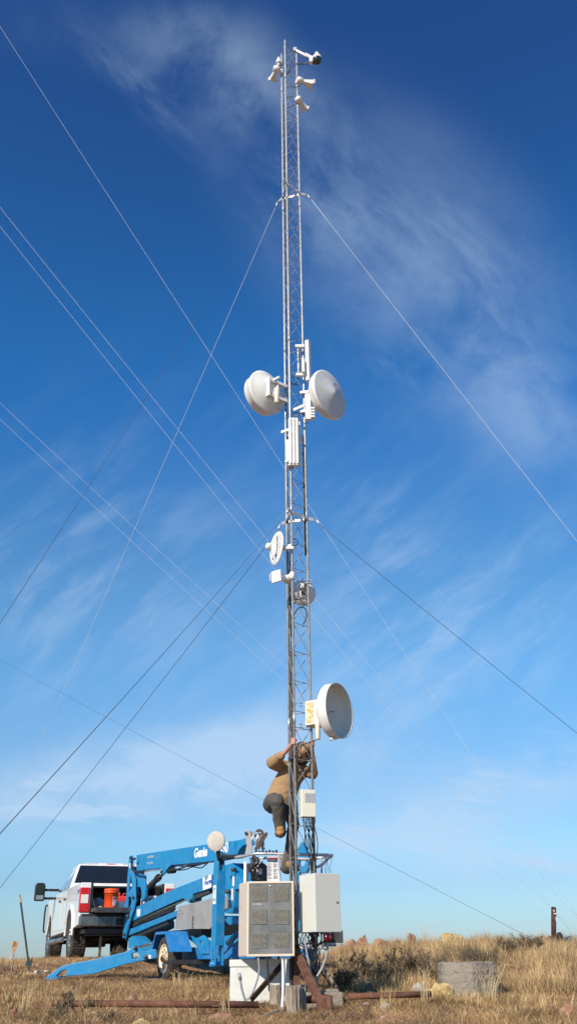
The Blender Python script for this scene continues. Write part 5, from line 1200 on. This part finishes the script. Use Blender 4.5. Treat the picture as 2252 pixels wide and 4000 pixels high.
tag(MB(f).prism([(-.07,-.05,0),(-.07,-.05,.09),(-.03,-.05,.14),(.08,-.05,.14),(.08,-.05,0)], (0,.12,0)).build('white_jug', whitep, None, .015), 'white jug lying right of the white carton in the truck bed', 'jug')
p = at(*(150+1155*.2828, 3350+580*.2828), 21.35); f = yawf(V((p.x,p.y,TO.z+1.009)), 20)
rc = thing('fuel_can', f.o, 'red fuel can behind the white jug in the truck bed', 'can')
MB(f).box((-.12,-.1,0),(.14,.1,.26)).build('body', mat('red plastic', (.7,.05,.03), .4), rc, .03, 3); MB(f).tube([(-.06,0,.26),(-.06,0,.33)], .02, 8).build('spout', mat('red cap', (.6,.04,.03), .4), rc); MB(f).tube([(.0,0,.26),(.03,0,.31),(.09,0,.31),(.12,0,.26)], .012, 8).build('handle', bpy.data.materials['red cap'], rc)
def lump(name, px, py, Y, r, m_, label, cat, seed, sc=(1,1,.8)):
    p = at(*(150+px*.2828, 3350+py*.2828), Y); bm = bmesh.new(); bmesh.ops.create_icosphere(bm, subdivisions=3, radius=r)
    rnd = random.Random(seed); from mathutils import noise as nz
    b = MB(Fr(V((p.x, p.y, TO.z+1.006+r*sc[2]*.8)))); b.add([tuple(V((v.co.x*sc[0], v.co.y*sc[1], v.co.z*sc[2]))*(1+.35*nz.noise(v.co*14+V((seed,0,0))))) for v in bm.verts], [tuple(v.index for v in f_.verts) for f_ in bm.faces])
    bm.free(); return tag(b.build(name, m_), label, cat)
lump('plastic_bag', 735, 640, 21.0, .12, mat('grey bag', (.22,.20,.20), .5), 'dull grey bag at the left end of the open truck bed', 'bag', 1)
lump('plastic_bag', 830, 620, 21.1, .13, mat('clear bag', (.35,.34,.33), .25, 0, .4, 30), 'crumpled shiny bag between the dull bag and the orange bucket', 'bag', 4, (1.1,.8,.9))
lump('work_gloves', 850, 670, 20.85, .06, mat('tan gloves', (.4,.27,.15), .8), 'tan work gloves lying in front of the shiny bag', 'gloves', 7, (1.4,1,.5))
p = at(*Z6(320,860), 21.9)
t = thing('camper_van_box', V((p.x, p.y, TO.z+1.006)), 'white tool case with dark oval at the right end of the truck bed', 'case')
f = yawf(V((p.x, p.y, TO.z+1.012)), 20)
MB(f).box((-.22,-.2,0),(.25,.2,.28)).build('case_body', whitep, t, .03, 3); MB(f).box((-.12,-.207,.05),(.15,-.20,.22)).build('dark_oval', blackp, t, .02)
p = at(*Z6(255,850), 21.5); tag(MB(yawf(V((p.x,p.y,TO.z+1.012)),20)).box((-.03,-.03,0),(.03,.03,.36)).build('wooden_stake', mat('fresh wood', (.5,.36,.2), .8), None, .003), 'short pale wooden stake standing in the truck bed behind the black cylinder', 'stake')
t.name = 'tool_case'
# ================= GROUND THINGS =================
from mathutils import noise as nz
def rock(px, py, Y, w_, h_, m_, label, seed, name='rock', cat='rock', group=None, sink=.25):
    p = at(px, py, Y); bm = bmesh.new(); bmesh.ops.create_icosphere(bm, subdivisions=4, radius=1)
    rd = random.Random(seed); o_ = V((seed*3.1, seed*1.7, 0)); yaw = rd.random()*6
    zb_ = H(p.x, p.y)-h_*sink; c = V((p.x, p.y, zb_))
    b = MB(yawf(c, rd.random()*40-20)); vs = []
    cuts = [(V((rd.uniform(-1,1), rd.uniform(-1,1), rd.uniform(-.2,1))).normalized(), rd.uniform(.55,.85)) for _ in range(9)]
    for v in bm.verts:
        q = v.co.copy()
        for n_, d_ in cuts:
            e = q.dot(n_)-d_
            if e > 0: q -= n_*e*.9
        q *= 1+.30*nz.noise(q*1.4+o_)+.14*nz.noise(q*3.5+o_)+.06*nz.noise(q*9+o_)
        vs.append((q.x*w_/2, q.y*w_/2*.8, max(q.z, -.4)*h_+h_*.35))
    b.add(vs, [tuple(v.index for v in f_.verts) for f_ in bm.faces], False); bm.free()
    return tag(b.build(name, m_), label, cat, group)
Z8 = lambda x, y: (1300+x*.6566, 3450+y*.6566)
def r8(x, y, Y, w_, h_, m_, label, seed, g='rocks along the ridge'): return rock(*Z8(x, y), Y, w_, h_, m_, label, seed, group=g)
r8(40,330,21.0,0.31,0.12, rockm, 'first low red rock on the ridge just right of the tall grey box', 1)
r8(120,325,20.5,0.41,0.19, rockm, 'broad lumpy red rock on the ridge left of the pointed rock', 2)
r8(178,320,20.8,0.32,0.31, rockm, 'pointed red rock, the tallest near the left end of the ridge', 3)
r8(290,325,20.8,0.40,0.23, rockm, 'squarish red rock standing on the ridge right of the pointed rock', 4)
r8(375,330,20.6,0.32,0.16, rockm, 'small low red rock between the squarish rock and the upright rock', 5)
r8(463,325,20.8,0.25,0.33, rockm, 'narrow upright red rock on the ridge beside tall grass', 6)
r8(700,315,20.4,0.52,0.27, rocky, 'large yellowish lichened boulder in the grass on the ridge', 7)
r8(1285,322,21.0,0.36,0.16, rockm, 'flat red rock left of the rusty post on the ridge', 8)
r8(1338,318,20.6,0.27,0.20, rockm, 'rounded red rock against the foot of the rusty post', 9)
r8(1400,325,20.6,0.38,0.17, rockg, 'greyish rock right of the rusty post on the ridge', 10)
r8(650,620,11.9,.40,.20, rocky, 'yellow lichened boulder in front of the concrete stump', 11, None)
r8(510,625,12.0,.24,.16, rockg, 'pale pinkish rock left of the yellow lichened boulder', 12, None)
r8(330,815,9.6,.30,.10, rockm, 'orange rock half buried at the bottom edge right of the pipe tee', 13, None)
r8(205,430,15.5,.36,.20, rockm, 'reddish rock sunk in the grass slope right of the tall grey box', 14, None)
r8(205,560,12.8,.24,.10, rockm, 'small red rock in the shaded brush', 15, None)
r8(1400,780,9.7,.22,.09, rockm, 'small reddish rock in the grass at the lower right', 16, None)
r8(1390,490,14.0,.30,.12, rockm, 'low red rock in the grass near the right edge', 17, None)
rock(870, 3990, 9.5, .26,.09, rockm, 'orange rock at the bottom edge left of the bleached slat', 18)
rock(995, 3965, 9.9, .15,.08, rockm, 'small orange rock behind the bleached slat', 19)
rock(1262, 4000, 9.0, .18,.06, rockm, 'small dark red rock below the pipe tee', 20)
rock(520, 3902, 11.6, .36,.10, rockm, 'dark red earth coloured rock lying behind the long rusty pipe', 21)
rock(565, 3992, 9.3, .24,.09, rocky, 'yellow spotted rock at the bottom edge under the long pipe', 22)
rock(378, 3906, 11.0, .12,.05, rocky, 'small tan rock above the long rusty pipe', 23)
rock(1500, 3925, 10.6, .14,.06, rockg, 'small pale stone in the shade below the half buried pipe', 24)
rock(1430, 3900, 11.2, .12,.05, rockg, 'tiny pale stone beside the half buried pipe', 25)
# round concrete stump on the right
def stump(px, pyt, pyb, Y, r, label):
    a = at(px, pyt, Y); b_ = at(px, pyb, Y); n = 40; vs, fs = [], []
    rd = random.Random(4); rows = [(b_.z-.1,1.03)]+[(b_.z+(a.z-b_.z)*k/9, 1.02-.02*k/9+.008*math.sin(k*3)) for k in range(1,9)]+[(a.z-.012,.985),(a.z,.955),(a.z-.006,.6)]
    for z, k in rows:
        for i in range(n):
            an = 2*math.pi*i/n; q = 1/max(abs(math.cos((an-.55)%(math.pi/3)-math.pi/6)), .9)*.97+.028*rd.random(); vs.append((a.x+r*k*q*math.cos(an), a.y+r*k*q*math.sin(an), z+.016*rd.random()*(1 if i%3 else 1.5)))
    for k in range(len(rows)-1):
        for i in range(n): fs.append((k*n+i,k*n+(i+1)%n,(k+1)*n+(i+1)%n,(k+1)*n+i))
    fs.append(tuple(range((len(rows)-1)*n, len(rows)*n)))
    return tag(MB().add(vs, fs).build('concrete_stump', conc), label, 'stump')
stump(1818, 3762, 3905, 12.4, .335, 'wide round weathered grey concrete stump in the grass at the right')
# posts
def post_round(px, pyt, pyb, Y, r, m_, name, label, lean=0):
    a, b_ = at(px, pyt, Y), at(px, pyb, Y); b_.x += lean; t = thing(name, b_, label, 'post'); 
    f = axisf(b_, a-b_, (0,1,0)); Lp = (a-b_).length
    MB(f).lathe([(r,-.3),(r,Lp-.02),(r*.8,Lp),(0,Lp+.005)], n=18).build('shaft', m_, t); return t, a, b_
t, a, b_ = post_round(2160, 3543, 3665, 21.0, .052, rust, 'rusty_post', 'short thick rusty pipe post with white paint marks on the right ridge')
for (dz, hh, ww, dx) in ((.06,.03,.03,-.02),(.12,.022,.05,-.005),(.20,.07,.012,.0)):
    MB().box((a.x+dx-ww/2, a.y-.056, a.z-dz-hh), (a.x+dx+ww/2, a.y-.047, a.z-dz)).build('paint_mark', whitep, t)
# T post at the left
a, b_ = at(78, 3495, 17.5), at(114, 3775, 17.5)
t = thing('fence_post', b_, 'leaning dark green steel post with rusty tip at the left edge', 'post')
tip = a.lerp(b_, .11)
MB().beam(tip, b_+(b_-a)*.06, .030, .028).build('shaft', greenp, t); MB().beam(a, tip, .030, .026).build('tip', mat('post tip', (.45,.28,.15), .8), t)
q = a.lerp(b_, .97); d = (b_-a).normalized()
MB().prism([q+V((-.05,-.01,-.03)), q+V((-.04,-.01,.07)), q+V((-.02,-.01,.05)), q+V((.0,-.01,.12)), q+V((.02,-.01,.05)), q+V((.055,-.01,.12)), q+V((.06,-.01,-.03))], (0,.008,0)).build('anchor_plate', greenp, t)
b = MB()
for k in range(14): b.box(tuple(a.lerp(b_, .15+k*.055)+V((-.008,-.021,-.006))), tuple(a.lerp(b_, .15+k*.055)+V((.008,-.013,.006))))
b.build('studs', greenp, t)
# stake with a torn tan rag
a = at(*(0+120*.4828, 3300+800*.4828), 17.0)
t = thing('marker_stake', V((a.x,a.y,H(a.x,a.y))), 'short stake with a torn tan rag on top at the far left', 'stake')
MB().tube([V((a.x,a.y,H(a.x,a.y)-.05)), a+V((0,0,-.02))], .012, 8).build('stick', wood, t)
b = MB(); b.add([a+V(q) for q in ((-.06,0,.0),(-.01,-.02,.05),(.03,.01,.02),(.07,-.01,.04),(.05,.02,-.05),(.02,-.02,-.12),(.02,.0,-.17),(-.02,.01,-.13),(-.03,-.02,-.06))], [(0,1,8),(1,2,8),(2,3,4),(2,4,8),(4,5,8),(5,7,8),(5,6,7)])
o = b.build('rag', mat('tan rag', (.48,.27,.13), .9, 0, .35, 25), t); sm = o.modifiers.new('t','SOLIDIFY'); sm.thickness = .006
# scrap wood near the post
a = at(168, 3762, 17.8); tag(MB(yawf(V((a.x,a.y,H(a.x,a.y)+.0)), 10)).box((-.13,-.06,.0),(.10,.06,.075)).build('wood_block', mat('pale cut wood', (.62,.50,.34), .8, 0, .15, 10), None, .006), 'pale cut wood block lying right of the leaning green post', 'block')
a = at(186, 3766, 17.5); tag(MB(yawf(V((a.x,a.y,H(a.x,a.y)-.01)), -5)).box((-.02,-.05,.0),(.07,.05,.07)).build('wood_block', mat('dark wood end', (.12,.075,.05), .9, 0, .3, 15), None, .006), 'dark wood offcut touching the pale cut block', 'block')
a = at(130, 3768, 18.0); tag(MB(yawf(V((a.x,a.y,H(a.x,a.y)+.0)), 5)).box((-.12,-.05,.0),(.12,.05,.02)).build('plank', mat('pale plank', (.5,.38,.24), .9, 0, .2, 10), None, .004), 'thin pale plank on the ground left of the cut block', 'plank')
# prickly pears and dry pads
def pad(b, c, r, yaw, tilt, th=.014):
    f = yawf(c, yaw).sub((0,0,0), rx=tilt); n = 18; vs = []
    b.fr = f
    b.lathe([(0,-th),(r*.7,-th),(r*.95,-th*.6),(r,0),(r*.95,th*.6),(r*.7,th),(0,th)], f=Fr(V((0,0,r)), V((.8,0,0)), V((0,0,1.05)), V((0,-1,0))), n=n); b.fr = W
def cactus(px, py, Y, n, r, m_, label, seed):
    p = at(px, py, Y); z = H(p.x,p.y); rd = random.Random(seed); t = thing('prickly_pear', V((p.x,p.y,z)), label, 'cactus')
    for k in range(n):
        b = MB(); pad(b, V((p.x+rd.uniform(-.06,.06)*n/3, p.y+rd.uniform(-.04,.04), z-.01+(.06*k if k > 1 else 0))), r*rd.uniform(.75,1), rd.uniform(-60,60), rd.uniform(-.5,.5)); b.build('cactus_pad', m_, t)
cactus(20, 3925, 9.9, 5, .034, cactusm, 'yellow green prickly pear clump at the left edge', 1)
cactus(218, 3930, 10.3, 4, .028, cactusm, 'yellow prickly pear pads growing against the long rusty pipe', 2)
cactus(30, 3972, 9.2, 3, .028, pinkm, 'pink withered cactus pads in the bottom left corner', 3)
cactus(360, 3953, 9.6, 2, .026, pinkm, 'pink withered cactus pads just below the long rusty pipe', 4)
cactus(445, 3968, 9.5, 1, .03, cactusm, 'single small yellow cactus pad below the long pipe', 5)
# dead leaning twig over the pipe
def twig(px, py, Y, hgt_, label, seed, m_=None, spread=.2, n=7, r=.006):
    p = at(px, py, Y); z = H(p.x, p.y); rd = random.Random(seed); t = thing('dry_shrub', V((p.x,p.y,z)), label, 'shrub'); b = MB()
    def br(a, d, l, rad, dep):
        e = a+d*l; m__ = a.lerp(e,.5)+V((rd.uniform(-.1,.1)*l, rd.uniform(-.1,.1)*l, 0)); b.tube([a, m__, e], [rad, rad*.8, rad*.55], 5)
        if dep:
            for _ in range(3): br(a.lerp(e, rd.uniform(.45,1)), (d+V((rd.uniform(-.8,.8), rd.uniform(-.8,.8), rd.uniform(-.2,.6)))).normalized(), l*rd.uniform(.4,.7), rad*.6, dep-1)
    for k in range(n): br(V((p.x+rd.uniform(-.05,.05), p.y+rd.uniform(-.04,.04), z-.02)), V((rd.uniform(-1,1)*spread*3, rd.uniform(-1,1)*spread*2, 1)).normalized(), hgt_*rd.uniform(.5,.8), r, 3)
    b.build('stems', m_ or mat_bush, t)
    # small withered leaves scattered over the stems
    lv = MB(); pts = b.v
    for _ in range(min(2600, int(9000*hgt_))):
        q = rd.choice(pts); s = rd.uniform(.004,.012); d = V((rd.uniform(-1,1), rd.uniform(-1,1), rd.uniform(-1,1)))
        if q.z < z+.02: continue
        q2 = q+d*.02; e = V((rd.uniform(-1,1), rd.uniform(-1,1), rd.uniform(-1,1))).normalized()*s; g_ = e.cross(d).normalized()*s*.5
        k0 = len(lv.v); lv.v += [q2, q2+e+g_, q2+e*2, q2+e-g_]; lv.f.append((k0,k0+1,k0+2,k0+3)); lv.sm.append(False)
    lv.build('leaves', mat_leaf, t)
mat_bush = mat('dry twig bark', (.14,.10,.065), .95, 0, .3, 20); mat_leaf = mat('withered leaves', (.19,.135,.08), .9, 0, .5, 25)
twig(285, 3955, 10.3, .22, 'dark gnarled dead twigs leaning over the long rusty pipe', 3, n=5, spread=.35, r=.009)
twig(216, 3950, 9.9, .12, 'low dark brush under the yellow prickly pear pads', 13, n=6, spread=.6)
twig(420, 3955, 9.8, .12, 'low dark brush below the middle of the long rusty pipe', 14, n=6, spread=.7)
bs_ = [(1340,3860,12.6,.30,'dark dry shrub nearest the mast foot on the right'),(1420,3845,13.2,.34,'dark dry shrub in deep shade behind the half buried pipe'),(1490,3830,13.6,.32,'dark dry shrub halfway between mast foot and stump'),
  (1560,3820,13.8,.40,'tall dark dry shrub left of the concrete stump'),(1630,3815,13.9,.36,'dark dry shrub close behind the left side of the concrete stump'),(1680,3835,13.3,.28,'low dark shrub touching the left of the concrete stump'),(1390,3790,14.6,.34,'dry shrub on the slope below the pointed ridge rock'),
  (1900,3800,14.4,.32,'dark dry shrub behind the right side of the concrete stump'),(1985,3740,16.5,.34,'grey brown shrub high on the slope right of the stump'),(2080,3730,17.0,.34,'grey brown shrub high on the slope below the rusty post')]
for i, (x, y, Y, h_, lab) in enumerate(bs_): twig(x, y, Y, h_, lab, 20+i, n=9, spread=.28, r=.007)
twig(470, 3755, 18.3, .34, 'dry weeds tangled round the lift drawbar behind the truck', 60, n=7, spread=.3)
# ---- grass fields ----
def near(x, y): return np.where((y < 11.6) & (x < 1.6), .55, 1.0)*np.where((x > -3.2) & (x < .6) & (y > 12.5), .75, 1.0)
KEEP = [(wc.x-.0, wc.y-.0, .28),(-3.65,14.95,.12),(cen.x-.3,11.1,.12)]
x, y = wedge(330000, 7.4, 25.5, 1.35); k = keepout(x, y); x, y = x[k], y[k]; n = len(x)
cl = np.sin(x*2.3+np.sin(y*1.9)*2)*np.sin(y*2.7+np.cos(x*1.3)*2); h = (.025+.05*rng.random(n)**2)*(1+.5*cl)*near(x, y)
blades('dry_grass', x, y, h, .0022+.002*rng.random(n), .3+.9*rng.random(n), STRAW, 'short dry trampled grass covering the hill top', 'grass')
# clumps
def clumps(nc, per, y0, y1, hmin, hmax, cond=None, sp=.35):
    cx, cy = wedge(nc, y0, y1, 1.2, sp)
    if cond is not None: m_ = cond(cx, cy); cx, cy = cx[m_], cy[m_]
    rad = .05+.07*rng.random(len(cx)); hh = hmin+(hmax-hmin)*rng.random(len(cx))**1.6
    X_ = np.repeat(cx, per)+rng.normal(0,1,len(cx)*per)*np.repeat(rad, per); Y_ = np.repeat(cy, per)+rng.normal(0,1,len(cx)*per)*np.repeat(rad, per)
    return X_, Y_, np.repeat(hh, per)*(.5+.6*rng.random(len(X_)))
x, y, h = clumps(2600, 26, 7.6, 25, .05, .14); k = keepout(x, y); x, y, h = x[k], y[k], h[k]; h = h*near(x, y)
blades('grass_tufts', x, y, h, .002+.0015*rng.random(len(x)), .15+.8*rng.random(len(x)), STRAW, 'ankle high tufts of straw coloured grass', 'grass')
x, y, h = clumps(2300, 44, 12.6, 24, .14, .34, lambda a, b_: (a > .6+.02*(b_-12)) ); k = keepout(x, y); x, y, h = x[k], y[k], h[k]
GOLD = [(0,(.24,.15,.08)), (1,(.80,.60,.31)), (.35,(.42,.28,.14)), (.7,(.62,.44,.22))]
blades('tall_grass', x, y, h, .002+.0018*rng.random(len(x)), .1+.6*rng.random(len(x)), GOLD, 'knee high golden grass thick on the right hand slope', 'grass')
x, y, h = clumps(300, 22, 8.0, 22, .12, .26); m_ = (np.abs(x-cen.x+.1) > .9) | (y > 13); k = keepout(x, y) & m_ & ~((x < 0) & (y > 16.0) & (x > -3.4)); x, y, h = x[k], y[k], h[k]
blades('grass_stalks', x, y, h, .0018+.0015*rng.random(len(x)), .1+.7*rng.random(len(x)), GOLD, 'thin pale grass stalks rising above the rest', 'grass')
n = 130000; x, y = wedge(n, 7.6, 20, 1.1); cl = np.sin(x*1.7+2)*np.sin(y*1.9+x); k = (cl > -.15) & keepout(x, y); x, y = x[k], y[k]
blades('low_brush', x, y, .02+.05*rng.random(len(x)), .003+.003*rng.random(len(x)), .6+.8*rng.random(len(x)), [(0,(.05,.035,.03)),(1,(.22,.13,.10)),(.4,(.10,.065,.05)),(.7,(.15,.09,.07))], 'low dull purple brown ground cover between the grass', 'ground cover')
n = 5200; x = rng.uniform(1.0, 2.9, n); y = rng.uniform(11.6, 12.15, n)-.12*(x > 1.7)
blades('stump_grass', x, y, .05+.15*rng.random(n)**2, .002+.0015*rng.random(n), .2+.9*rng.random(n), GOLD, 'straw grass crowding the foot of the concrete stump', 'grass')
n = 90000; x, y = wedge(n, 7.6, 17, 1.2); k = keepout(x, y); x, y = x[k], y[k]
blades('grass_litter', x, y, .05+.09*rng.random(len(x)), .0012+.001*rng.random(len(x)), 1.25+.12*rng.random(len(x)), STRAW, 'fine broken straw lying flat on the soil', 'grass litter', curl=.9)
# loose gravel and chips
ng = 2600; x, y = wedge(ng, 7.6, 22, 1.0); b = MB(); z = hgt(x, y); rd = random.Random(2)
for i in range(ng):
    s = rd.uniform(.008,.028); c = V((x[i], y[i], z[i])); k0 = len(b.v)
    b.v += [c+V((s,0,0)), c+V((0,s,0)), c+V((-s*.8,0,0)), c+V((0,-s,0)), c+V((s*.1,s*.1,s*.8)), c+V((0,0,-s*.4))]
    b.f += [tuple(k0+q for q in t_) for t_ in ((0,1,4),(1,2,4),(2,3,4),(3,0,4),(1,0,5),(2,1,5),(3,2,5),(0,3,5))]; b.sm += [False]*8
tag(b.build('gravel', rockm), 'small reddish stones strewn over the ground', 'gravel', None, 'stuff')
# bent tall single stalks seen large
for i, (px, py, Y, hh, lean, lab) in enumerate(((1650,3668,20.6,.55,.15,'reddish tall grass clump on the ridge between upright rock and lichened boulder'),(1600,3668,20.8,.45,-.2,'straw grass clump on the ridge right of the upright rock'),(880,3935,10.2,.34,-.25,'arching straw stalk before the pale ground box'),(1915,3900,11.6,.50,.45,'tall arching straw clump in front of the stump right side'),(1905,3890,11.7,.46,-.05,'upright straw clump touching the stump right side'),
   (1660,3870,11.3,.42,.10,'slender straw stalk rising before the lichened boulder'),(110,3850,10.8,.34,.10,'slender straw stalks at the left before the wood block'),(735,3850,13.5,.30,.25,'straw clump by the lift wheel'),(690,3860,13.9,.26,-.1,'straw clump before the lift tyre'),(1100,3800,11.25,.24,.02,'thin reddish stalks before the white conduits'))):
    p = at(px, py, Y); z0 = H(p.x, p.y); b = MB(); rd = random.Random(i)
    for k in range(14 if hh > .3 else 9):
        a = V((p.x+rd.uniform(-.05,.05), p.y+rd.uniform(-.05,.05), z0-.01)); l = lean+rd.uniform(-.25,.25); h1 = hh*rd.uniform(.6,1.05)
        b.tube([a, a+V((l*h1*.15,0,h1*.45)), a+V((l*h1*.55,rd.uniform(-.03,.03),h1*.85)), a+V((l*h1*1.2,rd.uniform(-.05,.05),h1*(1-abs(l)*.3)))], [.0022,.002,.0015,.0012], 4)
    tag(b.build('straw_clump', mat('straw', (.62,.47,.25), .8, 0, .2, 5) if 'straw' not in bpy.data.materials else bpy.data.materials['straw']), lab, 'grass clump')
